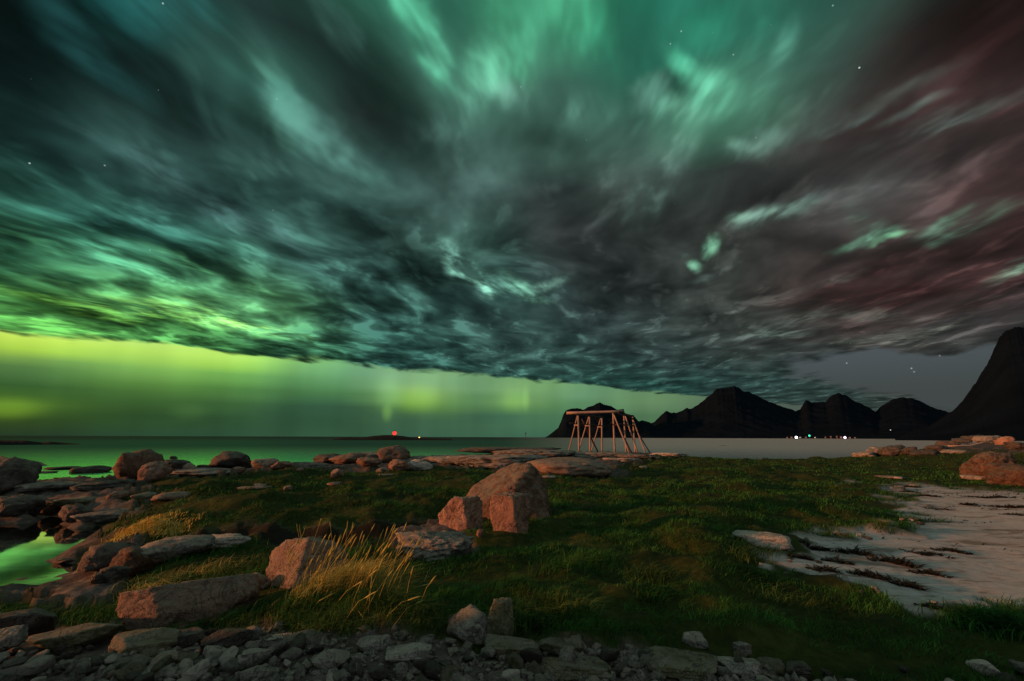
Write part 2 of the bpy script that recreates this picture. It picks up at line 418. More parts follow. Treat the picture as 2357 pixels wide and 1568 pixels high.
XYCTRL = [  # x, y, height: sea bed, far shore, behind the camera
 (-60,40,-1.2),(-40,34,-.9),(-30,33,-.6),(-18,40,-.8),(-8,52,-.9),(0,66,-1.0),(14,68,-.8),(26,62,-.6),(40,66,-.6),(54,75,-.6),(-24,60,-1.5),(0,110,-2.0),(40,110,-2.0),(80,110,-1.5),
 (-110,60,-2),(-150,200,-3),(0,300,-3),(150,300,-3),(60,62,1.2),(80,66,2.2),(110,80,3.0),(140,40,4.0),(60,30,2.6),(70,0,3.0),(160,120,2.0),(300,150,3.0),(-60,0,-.5),(-40,-30,1.0),(0,-40,1.5),(60,-60,2.5),(-100,-60,1.5),(0,-3,1.05),(-4,-2,1.0),(4,-2,1.0),(200,320,-2.0),(-25,10,-.2),(-45,18,-1.0)]


def plane_hit(px, py, zz):
    d = ray(px, py)
    s = (zz - CAM_Z) / d[2]
    return CAM_P + d * s


_c = [tuple(plane_hit(a, b, zz)) for a, b, zz in CTRL] + [tuple(map(float, q)) for q in XYCTRL]
_c = np.array(_c)


def warpxy(xy):
    r = np.hypot(xy[..., 0], xy[..., 1])
    a = np.arctan2(xy[..., 0], xy[..., 1])
    return np.stack([a * 1.6, np.log(r + 0.6)], -1)


_cw = warpxy(_c[:, :2])
_K = np.linalg.norm(_cw[:, None] - _cw[None], axis=-1) + np.eye(len(_c)) * -0.012
_wt = np.linalg.solve(np.block([[_K, np.ones((len(_c), 1))], [np.ones((1, len(_c))), np.zeros((1, 1))]]), np.append(_c[:, 2], 0))


def base_h(xy):
    xy = np.asarray(xy, dtype=np.float64)
    sh = xy.shape[:-1]
    q = warpxy(xy.reshape(-1, 2))
    out = np.empty(len(q))
    for i in range(0, len(q), 20000):
        k = np.linalg.norm(q[i:i + 20000, None] - _cw[None], axis=-1)
        out[i:i + 20000] = k @ _wt[:-1] + _wt[-1]
    return out.reshape(sh)


def at0(px, py, h=base_h):
    d = ray(px, py)
    s = np.exp(np.linspace(math.log(0.8), math.log(400), 700))
    p = CAM_P + d * s[:, None]
    g = h(p[:, :2])
    under = np.nonzero(p[:, 2] <= g)[0]
    if len(under) == 0:
        return plane_hit(px, py, 0.0) if d[2] < 0 else CAM_P + d * 400
    i = max(under[0], 1)
    a, b = p[i - 1, 2] - g[i - 1], p[i, 2] - g[i]
    t = a / (a - b + 1e-9)
    q = p[i - 1] * (1 - t) + p[i] * t
    return q


def poly(pts):
    return np.array([at0(a, b)[:2] for a, b in pts])


def inside(P, xy):
    x, y = xy[..., 0], xy[..., 1]
    r = np.zeros(x.shape, bool)
    j = len(P) - 1
    for i in range(len(P)):
        xi, yi, xj, yj = P[i, 0], P[i, 1], P[j, 0], P[j, 1]
        c = ((yi > y) != (yj > y)) & (x < (xj - xi) * (y - yi) / (yj - yi + 1e-12) + xi)
        r ^= c
        j = i
    return r


SAND = [poly(q) for q in (
    [(2010,1106),(2120,1113),(2240,1125),(2420,1136),(2700,1180),(2700,1420),(2420,1404),(2300,1396),(2230,1404),(2140,1402),(2060,1378),(2000,1352),(1930,1338),(1860,1322),(1790,1306),(1790,1280),(1850,1262),(1815,1255),(1822,1232),(1900,1228),(1960,1238),(2010,1240),(2060,1218),(2100,1190),(2085,1150),(2075,1124)],
    [(1560,1046),(1640,1048),(1760,1047),(1880,1044),(1880,1036),(1700,1034),(1540,1036)])]
RUBBLE = [poly(q) for q in (
    [(-500,1432),(120,1430),(280,1452),(520,1452),(720,1462),(960,1472),(1060,1484),(1300,1496),(1560,1526),(1900,1556),(2200,1580),(2800,1640),(2800,2100),(-500,2100)],
    [(-300,1118),(60,1114),(200,1106),(280,1112),(330,1130),(330,1168),(230,1215),(170,1240),(250,1262),(330,1290),(260,1380),(160,1400),(-300,1392)],
    [(300,1108),(420,1098),(560,1092),(700,1086),(900,1086),(1050,1082),(1150,1078),(1240,1098),(1420,1096),(1420,1068),(1500,1056),(1600,1052),(1600,1038),(1300,1030),(900,1040),(500,1050),(300,1070)],
    [(905,1210),(1000,1200),(1100,1225),(1080,1270),(990,1292),(900,1270)],
    [(2160,1034),(2200,1040),(2357,1046),(2600,1040),(2600,990),(2160,1010)])]

BANK_SHADE = poly([(420,1240),(480,1220),(560,1211),(660,1210),(760,1209),(860,1203),(950,1195),(1000,1206),(1000,1222),(950,1238),(860,1248),(760,1250),(620,1250),(500,1250)])  # band under the turf bank where its shade is painted dark


def masks(xy):
    r = np.hypot(xy[..., 0], xy[..., 1])[..., None]
    j = np.stack([fbm(xy * 1.7 / 1.0, 3, .6, 31), fbm(xy * 1.7 + 40, 3, .6, 47)], -1) * 0.085 * r
    q = xy + j
    s = np.zeros(xy.shape[:-1], bool)
    for P in SAND:
        s |= inside(P, q)
    b = np.zeros(xy.shape[:-1], bool)
    for P in RUBBLE:
        b |= inside(P, q)
    pt = inside(BANK_SHADE, xy + j * .5)
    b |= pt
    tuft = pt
    s &= ~b
    return s, b, tuft


def bank(xy):
    """An added rise of ground, unseen behind and to one side, shaped to keep the low light off the nearest ground."""
    n = np.array([math.sin(rad(SUN_AZ)), math.cos(rad(SUN_AZ))])
    m = np.array([-n[1], n[0]])
    s, q = xy @ n, xy @ m
    return 2.7 * np.exp(-((s + 7.6) / 1.5) ** 2) * (1 / (1 + np.exp((q - 4.45) * 4.5))) * (1 / (1 + np.exp((-7 - q) * 2)))


def ground_h(xy, fine=True):
    xy = np.asarray(xy, dtype=np.float64)
    h = base_h(xy)
    r = np.hypot(xy[..., 0], xy[..., 1])
    s, b, pt_ = masks(xy)
    land = np.clip((h - 0.35) / 0.4, 0, 1)
    bump = 0.13 * fbm(xy * 0.75, 4, .55, 5) + 0.06 * fbm(xy * 2.6, 3, .5, 11)
    h = h + bank(xy)  # added unseen rise that shades the foreground
    tus = np.clip(fbm(xy * 0.62 + 3, 2, .5, 61) - .05, 0, 1) * .30 + np.clip(fbm(xy * 1.7 + 8, 2, .5, 63), 0, 1) * .15
    bump = bump * .8 + (tus - .05) * np.clip((h - .95) / .12, 0, 1) * (~b)
    bd = (.42 - np.abs(fbm(np.stack([xy[..., 0] * .45 + xy[..., 1] * .2, xy[..., 1] * 1.1 - xy[..., 0] * .35], -1), 4, .5, 83))) * .55
    bump = bump + np.where(b & ~pt_, bd * np.clip((r - 6) / 3, 0, 1), 0)
    if np.ndim(r):
        bump = np.where(s, 0.018 * fbm(xy * 1.3, 3, .5, 15) + 0.3 * bump * 0, bump)
    return h + bump * (0.25 + 0.75 * land) + 0.10 * fbm(xy * 0.22, 3, .5, 21) * np.clip(r / 25, 0, 1) * land


def at(px, py):
    return at0(px, py, ground_h)


# ---------------------------------------------------------------- materials
def new_mat(name):
    m = bpy.data.materials.new(name)
    m.use_nodes = True
    m.node_tree.nodes.clear()
    N = NT(m.node_tree)
    b = N.n('ShaderNodeBsdfPrincipled')
    N.put(N.n('ShaderNodeOutputMaterial').inputs['Surface'], b.outputs[0])
    return m, N, b


def rock_mat(name, c1, c2, c3, rough=0.85, spec=0.25, lichen=0.0, bump=0.85, scale=1.0):
    m, N, b = new_mat(name)
    pos = N.n('ShaderNodeTexCoord').outputs['Object']
    oi = N.n('ShaderNodeObjectInfo').outputs['Random']
    v = N.vm('ADD', pos, N.comb(N.m('MULTIPLY', oi, 37.0), N.m('MULTIPLY', oi, 91.0), 0.0))
    big = N.noise(v, 2.2 * scale, 5.0, .62, .6)
    fine = N.noise(v, 26.0 * scale, 5.0, .7)
    speck = N.noise(v, 95.0 * scale, 2.0, .6)
    col = N.ramp(N.m('ADD', N.m('MULTIPLY', big, .62), N.m('MULTIPLY', fine, .38)), [(.34, c1), (.5, c2), (.63, c3)])
    col = N.mix(N.rng(speck, .56, .68), col, tuple(.45 * q for q in c1))
    vein = N.noise(v, 3.1 * scale, 4.0, .6, 1.4)
    crack = N.rng(N.m('ABSOLUTE', N.m('SUBTRACT', vein, .5)), .0, .022)
    col = N.mix(N.m('MULTIPLY', N.m('SUBTRACT', 1.0, crack), .22), col, tuple(.25 * q for q in c1))
    # lichen grey and painted-in sky-lit grey on the upward faces, broken by noise
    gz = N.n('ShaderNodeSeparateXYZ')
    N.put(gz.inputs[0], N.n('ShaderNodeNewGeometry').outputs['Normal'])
    top_grey = N.m('MULTIPLY', N.rng(gz.outputs[2], .35, .85), N.rng(N.noise(v, 5.0 * scale, 5.0, .7), .36, .56))
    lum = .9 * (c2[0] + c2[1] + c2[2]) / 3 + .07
    col = N.mix(N.m('MULTIPLY', top_grey, .75), col, (lum * 1.02, lum * 1.08, lum * .86))
    stain = N.rng(N.noise(v, 3.4 * scale, 4.0, .65, 1.0), .54, .68)
    col = N.mix(N.m('MULTIPLY', stain, .6), col, tuple(.32 * q for q in c1))
    if lichen:
        li = N.rng(N.noise(v, 7.0 * scale, 4.0, .65, .8), .60, .66)
        col = N.mix(N.m('MULTIPLY', li, lichen), col, (.46, .46, .40))
    col = N.mul(col, N.m('ADD', .75, N.m('MULTIPLY', oi, .5)))
    N.put(b.inputs['Base Color'], col)
    b.inputs['Roughness'].default_value = rough
    b.inputs['Specular IOR Level'].default_value = spec
    bp = N.n('ShaderNodeBump')
    bp.inputs['Strength'].default_value = bump
    bp.inputs['Distance'].default_value = .09
    hgt = N.m('ADD', N.m('MULTIPLY', big, .7), N.m('ADD', N.m('MULTIPLY', fine, .5), N.m('MULTIPLY', crack, .25)))
    N.put(bp.inputs['Height'], hgt)
    N.put(b.inputs['Normal'], bp.outputs[0])
    return m


M = {}
M['granite'] = rock_mat('granite', (.15, .11, .085), (.27, .21, .165), (.39, .31, .25))
M['pinkrock'] = rock_mat('pinkrock', (.13, .08, .058), (.27, .17, .125), (.40, .27, .21))
M['grey'] = rock_mat('grey', (.07, .075, .07), (.23, .24, .225), (.46, .475, .45), lichen=.6)
M['dark'] = rock_mat('dark', (.034, .033, .031), (.078, .075, .070), (.15, .145, .135), rough=.6)
M['pale'] = rock_mat('pale', (.30, .30, .28), (.52, .52, .49), (.70, .70, .66), lichen=.2)
M['mossrock'] = rock_mat('mossrock', (.07, .08, .045), (.16, .17, .10), (.27, .27, .19), lichen=.3)
M['brownrock'] = rock_mat('brownrock', (.075, .05, .032), (.15, .10, .07), (.235, .165, .12), lichen=.1)


def mat_ground():
    m, N, b = new_mat('shore_ground')
    pos = N.n('ShaderNodeNewGeometry').outputs['Position']
    sa = N.n('ShaderNodeAttribute', attribute_name='sand').outputs['Fac']
    ro = N.n('ShaderNodeAttribute', attribute_name='rocky').outputs['Fac']
    n1 = N.noise(pos, 1.1, 4.0, .6)
    n2 = N.noise(pos, 9.0, 5.0, .65)
    n3 = N.noise(pos, 60.0, 3.0, .6)
    turf = N.ramp(N.m('ADD', N.m('MULTIPLY', n1, .5), N.m('MULTIPLY', n2, .5)), [(.32, (.007, .011, .003)), (.5, (.022, .038, .006)), (.66, (.05, .065, .014))])
    sand = N.ramp(N.m('ADD', N.m('MULTIPLY', n1, .4), N.m('ADD', N.m('MULTIPLY', n2, .4), N.m('MULTIPLY', n3, .2))), [(.3, (.30, .315, .31)), (.5, (.45, .47, .46)), (.7, (.57, .60, .585))])
    st = N.noise(N.vm('MULTIPLY', pos, (.5, 1.6, 1.0)), 1.5, 5.0, .6, .5)
    sand = N.mix(N.m('MULTIPLY', N.rng(st, .53, .67), .75), sand, (.15, .12, .085))
    mot = N.noise(pos, 3.3, 5.0, .7)
    sand = N.mix(N.m('MULTIPLY', N.rng(mot, .50, .66), .45), sand, (.20, .185, .15))
    rock = N.ramp(N.m('ADD', N.m('MULTIPLY', n1, .4), N.m('MULTIPLY', n2, .6)), [(.3, (.03, .029, .026)), (.5, (.09, .085, .077)), (.66, (.20, .19, .175))])
    pe = N.n('ShaderNodeAttribute', attribute_name='bank_shade').outputs['Fac']
    rock = N.mix(pe, rock, N.mix(n2, (.006, .005, .004), (.022, .018, .012)))  # near-black colour paints the shade below the overhanging turf
    col = N.mix(ro, N.mix(sa, turf, sand), rock)
    N.put(b.inputs['Base Color'], col)
    b.inputs['Roughness'].default_value = .9
    b.inputs['Specular IOR Level'].default_value = .15
    bp = N.n('ShaderNodeBump')
    bp.inputs['Strength'].default_value = .5
    bp.inputs['Distance'].default_value = .05
    N.put(bp.inputs['Height'], N.m('ADD', n2, N.m('MULTIPLY', n3, .3)))
    N.put(b.inputs['Normal'], bp.outputs[0])
    return m


def mat_water(name, rough, wave, dist, tint):
    """Water as a mirror weighted by Fresnel over what shows from below; the sea's roughness and clarity change from shallows to offing."""
    m = bpy.data.materials.new(name)
    m.use_nodes = True
    m.node_tree.nodes.clear()
    N = NT(m.node_tree)
    pos = N.n('ShaderNodeNewGeometry').outputs['Position']
    bp = N.n('ShaderNodeBump')
    bp.inputs['Strength'].default_value = wave
    bp.inputs['Distance'].default_value = dist
    w1 = N.noise(N.vm('MULTIPLY', pos, (.07, .42, 1.0)), 1.0, 4.0, .55, .5)
    w2 = N.noise(N.vm('MULTIPLY', pos, (.8, 1.6, 1.0)), 1.0, 3.0, .55)
    N.put(bp.inputs['Height'], N.m('ADD', w1, N.m('MULTIPLY', w2, .25)))
    gl = N.n('ShaderNodeBsdfGlossy')
    df = N.n('ShaderNodeBsdfDiffuse')
    fr = N.n('ShaderNodeFresnel')
    fr.inputs['IOR'].default_value = 1.4
    for q in (gl, df, fr):
        N.put(q.inputs['Normal'], bp.outputs[0])
    if name == 'sea':
        q3 = N.n('ShaderNodeSeparateXYZ')
        N.put(q3.inputs[0], pos)
        dist_ = N.m('LOGARITHM', N.vm('LENGTH', pos, out='Value'), 10.0)
        open_ = N.rng(dist_, 1.64, 2.24)
        bay = N.rng(N.m('DIVIDE', q3.outputs[0], N.m('MAXIMUM', q3.outputs[1], 1.0)), -.05, .30)
        tone = N.noise(N.vm('MULTIPLY', pos, (.012, .06, 1.0)), 1.0, 3.0, .5)
        N.put(gl.inputs['Roughness'], N.m('ADD', .17, N.m('MULTIPLY', open_, .24)))
        # normals tilted shoreward in the shallows to mirror the brighter band of sky
        lean = N.m('MULTIPLY', N.m('SUBTRACT', 1.0, open_), .045)
        N.put(gl.inputs['Normal'], N.vm('NORMALIZE', N.vm('ADD', bp.outputs[0], N.comb(N.m('MULTIPLY', lean, .6), N.m('MULTIPLY', lean, -.8), 0.0))))
        gc = N.mix(open_, (.52, 1.0, .62), (.075, .21, .165))  # reflection painted brighter inshore and darker offshore through the mirror colour
        gc = N.mix(N.rng(dist_, 2.35, 3.0), gc, (.07, .12, .11))
        N.put(gl.inputs['Color'], N.mix(bay, gc, (.62, .66, .66)))
        N.put(df.inputs['Color'], N.mix(N.m('MULTIPLY', bay, N.m('ADD', .55, N.m('MULTIPLY', tone, .9))), tint, (.27, .46, .57)))
    else:
        gl.inputs['Roughness'].default_value = rough
        gl.inputs['Color'].default_value = (1, 1, .96, 1)
        df.inputs['Color'].default_value = tint + (1,)
    mx = N.n('ShaderNodeMixShader')
    if name == 'sea':
        near = N.m('MULTIPLY', N.m('SUBTRACT', 1.0, open_), N.m('SUBTRACT', 1.0, bay))
        fac = N.m('MAXIMUM', N.m('ADD', .06, N.m('MULTIPLY', fr.outputs[0], .94)), N.m('MULTIPLY', near, .95))
    else:
        fac = N.m('ADD', .25, N.m('MULTIPLY', fr.outputs[0], .75))
    N.put(mx.inputs[0], fac)
    N.put(mx.inputs[1], df.outputs[0])
    N.put(mx.inputs[2], gl.outputs[0])
    N.put(N.n('ShaderNodeOutputMaterial').inputs['Surface'], mx.outputs[0])
    return m


def mat_plain(name, c, rough=.8, spec=.2, var=.35, scale=20.0):
    m, N, b = new_mat(name)
    pos = N.n('ShaderNodeTexCoord').outputs['Object']
    n = N.noise(pos, scale, 4.0, .6)
    N.put(b.inputs['Base Color'], N.mix(n, tuple(q * (1 - var) for q in c), tuple(q * (1 + var) for q in c)))
    b.inputs['Roughness'].default_value = rough
    b.inputs['Specular IOR Level'].default_value = spec
    return m


def mat_emit(name, c, s):
    m = bpy.data.materials.new(name)
    m.use_nodes = True
    m.node_tree.nodes.clear()
    N = NT(m.node_tree)
    e = N.n('ShaderNodeEmission')
    e.inputs['Color'].default_value = tuple(c) + (1,)
    e.inputs['Strength'].default_value = s
    N.put(N.n('ShaderNodeOutputMaterial').inputs['Surface'], e.outputs[0])
    return m


def mat_grass(name, dark, mid, dry, s1=1.3):
    m, N, b = new_mat(name)
    pos = N.n('ShaderNodeNewGeometry').outputs['Position']
    n1 = N.noise(pos, s1, 4.0, .6)
    n2 = N.noise(pos, 24.0, 2.0, .5)
    n3 = N.noise(pos, s1 * 3.7, 3.0, .6)
    f = N.m('ADD', N.m('ADD', N.m('MULTIPLY', n1, .4), N.m('MULTIPLY', n3, .4)), N.m('MULTIPLY', n2, .2))
    N.put(b.inputs['Base Color'], N.ramp(f, [(.40, dark), (.51, mid), (.62, dry)]))
    b.inputs['Roughness'].default_value = .75
    b.inputs['Specular IOR Level'].default_value = .15
    return m


M['ground'] = mat_ground()
M['sea'] = mat_water('sea', .22, .45, .25, (.002, .010, .009))
M['pool'] = mat_water('pool', .04, .06, .03, (.002, .006, .005))
M['turf'] = mat_grass('turf', (.004, .022, .004), (.023, .115, .015), (.075, .26, .048))
M['drygrass'] = mat_grass('drygrass', (.22, .22, .05), (.42, .42, .11), (.58, .58, .20), 3.0)
M['mound_straw'] = mat_grass('mound_straw', (.40, .32, .07), (.66, .53, .13), (.80, .68, .22), 3.0)
M['leafgrass'] = mat_grass('leafgrass', (.016, .046, .010), (.045, .11, .022), (.105, .19, .05), 3.0)
M['mountain'] = mat_plain('mountain', (.0036, .0078, .0145), .95, .02, .9, .006)
M['islet'] = mat_plain('islet', (.012, .012, .012), .9, .1, .4, .1)
M['wood'] = mat_plain('wood', (.37, .31, .26), .8, .15, .35, 3.0)
M['oldwood'] = mat_plain('oldwood', (.055, .045, .04), .85, .15, .4, 3.0)
M['paleplank'] = mat_plain('paleplank', (.50, .40, .32), .8, .15, .3, 3.0)
M['weed'] = mat_plain('weed', (.018, .017, .010), .6, .3, .5, 30)
M['metal'] = mat_plain('metal', (.05, .05, .05), .5, .4, .3, 2)
M['house'] = mat_plain('house', (.10, .06, .05), .8, .2, .3, .2)
M['slate'] = mat_plain('slate', (.03, .03, .03), .8, .2, .3, .2)


# ---------------------------------------------------------------- object helpers
def tag(o, label=None, cat=None, group=None, kind=None):
    if label:
        o['label'] = label
    if cat:
        o['category'] = cat
    if group:
        o['group'] = group
    if kind:
        o['kind'] = kind
    return o


def mesh_np(name, V, F4=None, F3=None, mat=None, parent=None, smooth=True, attrs=None):
    me = bpy.data.meshes.new(name)
    V = np.asarray(V, dtype=np.float32)
    me.vertices.add(len(V))
    me.vertices.foreach_set('co', V.ravel())
    n4 = 0 if F4 is None else len(F4)
    n3 = 0 if F3 is None else len(F3)
    idx = []
    if n4:
        idx.append(np.asarray(F4, dtype=np.int32).ravel())
    if n3:
        idx.append(np.asarray(F3, dtype=np.int32).ravel())
    idx = np.concatenate(idx)
    me.loops.add(len(idx))
    me.loops.foreach_set('vertex_index', idx)
    starts = np.concatenate([np.arange(n4) * 4, n4 * 4 + np.arange(n3) * 3]).astype(np.int32)
    me.polygons.add(n4 + n3)
    me.polygons.foreach_set('loop_start', starts)
    me.polygons.foreach_set('use_smooth', np.full(n4 + n3, bool(smooth)))
    me.update(calc_edges=True)
    for k, v in (attrs or {}).items():
        a = me.attributes.new(k, 'FLOAT', 'POINT')
        a.data.foreach_set('value', np.asarray(v, dtype=np.float32))
    if mat:
        me.materials.append(mat)
    o = bpy.data.objects.new(name, me)
    COL.objects.link(o)
    if parent:
        o.parent = parent
    return o


def empty(name, loc, label, cat, group=None):
    o = bpy.data.objects.new(name, None)
    o.empty_display_size = .2
    COL.objects.link(o)
    o.location = loc
    return tag(o, label, cat, group)


class MB:
    """Collects tubes, boxes and balls for one mesh."""
    def __init__(self):
        self.V, self.Q, self.T = [], [], []

    def tube(self, pts, radii, sides=8, wob=0.0, seed=0):
        r_ = random.Random(seed)
        base = len(self.V)
        n = len(pts)
        pts = [Vector(p) for p in pts]
        for i, p in enumerate(pts):
            d = (pts[min(i + 1, n - 1)] - pts[max(i - 1, 0)]).normalized()
            a = d.orthogonal().normalized() if abs(d.z) > .95 else d.cross(Vector((0, 0, 1))).normalized()
            b = d.cross(a)
            for k in range(sides):
                t = 2 * math.pi * k / sides
                q = radii[i] * (1 + wob * r_.uniform(-1, 1))
                self.V.append(tuple(p + a * math.cos(t) * q + b * math.sin(t) * q))
        for i in range(n - 1):
            for k in range(sides):
                k2 = (k + 1) % sides
                self.Q.append((base + i * sides + k, base + i * sides + k2, base + (i + 1) * sides + k2, base + (i + 1) * sides + k))
        for e, rev in ((0, True), (n - 1, False)):
            c = len(self.V)
            self.V.append(tuple(pts[e]))
            for k in range(sides):
                a, b = base + e * sides + k, base + e * sides + (k + 1) % sides
                self.T.append((c, b, a) if rev else (c, a, b))
        return self

    def box(self, c, s, rz=0.0):
        base = len(self.V)
        for i in range(8):
            x, y, z = ((i & 1) - .5) * s[0], ((i >> 1 & 1) - .5) * s[1], ((i >> 2) - .5) * s[2]
            self.V.append((c[0] + x * math.cos(rz) - y * math.sin(rz), c[1] + x * math.sin(rz) + y * math.cos(rz), c[2] + z))
        for f in ((0, 2, 3, 1), (4, 5, 7, 6), (0, 1, 5, 4), (2, 6, 7, 3), (0, 4, 6, 2), (1, 3, 7, 5)):
            self.Q.append(tuple(base + k for k in f))
        return self

    def build(self, name, mat, parent=None, smooth=True, offset=None):
        V = np.array(self.V)
        if offset is not None:
            V = V - np.array(offset)
        return mesh_np(name, V, self.Q or None, self.T or None, mat, parent, smooth)


_ICO = {}


def ico(sub):
    if sub not in _ICO:
        bm = bmesh.new()
        bmesh.ops.create_icosphere(bm, subdivisions=sub, radius=1.0)
        v = np.array([q.co for q in bm.verts])
        f = np.array([[q.index for q in p.verts] for p in bm.faces])
        bm.free()
        _ICO[sub] = (v / np.linalg.norm(v, axis=1)[:, None], f)
    return _ICO[sub]


def rock_verts(seed, w, d, h, planes=None, n=24, sharp=16, rough=.05, sub=4, top=None):
    """A block of stone: a rounded polyhedron of cleavage planes, roughened; x across, y away, z up from the ground."""
    r_ = np.random.default_rng(seed)
    u, f = ico(sub)
    P = [] if planes is None else [(np.array(q[:3], float) / np.linalg.norm(q[:3]), q[3]) for q in planes]
    for _ in range(n if planes is None else max(3, n // 3)):
        v = r_.normal(size=3)
        v /= np.linalg.norm(v)
        P.append((v, r_.uniform(.72, 1.0) if planes is None else r_.uniform(.92, 1.1)))
    for v, o in (((0, 0, 1), .95 if top is None else top), ((0, 0, -1), .9), ((1, 0, 0), 1.05), ((-1, 0, 0), 1.05), ((0, 1, 0), 1.05), ((0, -1, 0), 1.05)):
        P.append((np.array(v, float), o))
    nn = np.array([p[0] for p in P])
    oo = np.array([p[1] for p in P])
    dt = np.clip(u @ nn.T, 0, None) / oo
    sharp = sharp * 1.9
    rr = (dt ** sharp).sum(1) ** (-1.0 / sharp)
    v = u * rr[:, None]
    nz = fbm(v * 1.7 + seed * 3.1, 4, .55, seed % 97)
    nz2 = fbm(v * 5.5 + seed, 4, .6, seed % 89)
    ridge = np.abs(fbm(v * 2.6 + seed * 1.7, 3, .55, seed % 83))
    nz3 = fbm(v * 13.0 + seed, 3, .6, seed % 79)
    v = v * (1 + rough * 2.0 * nz + rough * 1.5 * nz2 + rough * .7 * nz3 - rough * 1.3 * np.clip(.16 - ridge, 0, 1) * 6)[:, None]
    lo, hi = v.min(0), v.max(0)
    v = (v - (lo + hi) / 2) / (hi - lo) * np.array([w, d, h * 1.16])
    v[:, 2] += h * .42
    return v, f


USED = []


def view_yaw(p):
    return -math.atan2(p[0], p[1])


def place(px, py):
    p = at(px, py)
    dep = float((p - CAM_P) @ (CAM_R @ np.array([0, 0, -1.0])))
    return p, dep * (1024.0 / 2357.0) / FPX


def rock(name, label, px, py, w, h, mat='granite', depth=.8, seed=None, planes=None, n=13, sharp=14, rough=.05, sub=4, cat='rock', group=None, yaw=0.0, lift=0.0, level=None, top=None):
    if level is None:
        p, k = place(px, py)
    else:
        p = plane_hit(px, py, level)
        k = float((p - CAM_P) @ (CAM_R @ np.array([0, 0, -1.0]))) * (1024.0 / 2357.0) / FPX
    W, H = w * k, h * k
    D = W * depth
    v, f = rock_verts(seed if seed is not None else int(px * 7 + py * 13), W, D, H, planes, n, sharp, rough, sub, top)
    o = mesh_np(name, v, None, f, M[mat])
    hd = np.array([p[0], p[1]]) / math.hypot(p[0], p[1])
    c = np.array([p[0], p[1]]) + hd * D * .42
    z = p[2] if level is not None else min(p[2], float(ground_h(c[None])[0]) + .1 * H)
    o.location = (c[0], c[1], z + lift * k)
    o.rotation_euler = (0, 0, view_yaw(p) + rad(yaw))
    USED.append((c[0], c[1], W * .5, D * .5))
    return tag(o, label, cat, group)


# ---------------------------------------------------------------- setting: ground, sea, pool, mountains
def build_ground():
    nr, na = 620, 760
    lr = np.linspace(math.log(.25), math.log(420), nr)
    aa = np.concatenate([np.linspace(-math.pi, rad(-62), 70, endpoint=False), np.linspace(rad(-62), rad(62), na - 140, endpoint=False), np.linspace(rad(62), math.pi, 70)])
    R_, A_ = np.meshgrid(np.exp(lr), aa, indexing='ij')
    xy = np.stack([R_ * np.sin(A_), R_ * np.cos(A_)], -1)
    h = ground_h(xy)
    s, b, pt = masks(xy)
    V = np.concatenate([xy.reshape(-1, 2), h.reshape(-1, 1)], 1)
    i, j = np.meshgrid(np.arange(nr - 1), np.arange(na - 1), indexing='ij')
    k = (i * na + j).ravel()
    F = np.stack([k, k + na, k + na + 1, k + 1], 1)
    sf, bf = s.astype(float), b.astype(float)
    for _ in range(2):
        for q in (sf, bf):
            q[1:-1, 1:-1] = (q[1:-1, 1:-1] * 2 + q[:-2, 1:-1] + q[2:, 1:-1] + q[1:-1, :-2] + q[1:-1, 2:]) / 6
    wet = np.clip((.62 - h) / .2, 0, 1)
    o = mesh_np('ground', V, F, None, M['ground'], None, True, {'sand': sf.ravel(), 'rocky': np.maximum(bf, wet * (1 - sf)).ravel(), 'bank_shade': pt.astype(float).ravel()})
    tag(o, 'grassy shore ground with turf, sand and stony patches', 'ground', None, 'structure')
    return lr, aa, h, sf, bf


G = build_ground()


def grid_sample(xy, field):
    lr, aa = G[0], G[1]
    r = np.log(np.hypot(xy[:, 0], xy[:, 1]))
    a = np.arctan2(xy[:, 0], xy[:, 1])
    fi = np.clip((r - lr[0]) / (lr[1] - lr[0]), 0, len(lr) - 1.001)
    fj = np.clip(np.interp(a, aa, np.arange(len(aa))), 0, len(aa) - 1.001)
    i, j = fi.astype(int), fj.astype(int)
    u, v = fi - i, fj - j
    return field[i, j] * (1 - u) * (1 - v) + field[i + 1, j] * u * (1 - v) + field[i, j + 1] * (1 - u) * v + field[i + 1, j + 1] * u * v


sea = mesh_np('sea', [(-90000, -300, 0), (90000, -300, 0), (90000, 120000, 0), (-90000, 120000, 0)], [(0, 1, 2, 3)], None, M['sea'])
tag(sea, 'calm sea reflecting the aurora', 'water', None, 'structure')
POOL_Z = .55


def build_pool():
    c = plane_hit(80, 1285, POOL_Z)
    V, F = [(c[0], c[1], POOL_Z)], []
    n = 72
    for i in range(n):
        t = 2 * math.pi * i / n
        dx, dy = math.cos(t), math.sin(t)
        s = .3
        while s < 6.5 and float(base_h(np.array([[c[0] + dx * s, c[1] + dy * s]]))[0]) < POOL_Z + .12:
            s += .12
        V.append((c[0] + dx * s, c[1] + dy * s, POOL_Z))
    F = [(0, 1 + i, 1 + (i + 1) % n) for i in range(n)]
    o = mesh_np('tidal_pool_water', V, None, F, M['pool'])
    tag(o, 'still tidal pool mirroring the green sky', 'water', None, 'structure')


build_pool()


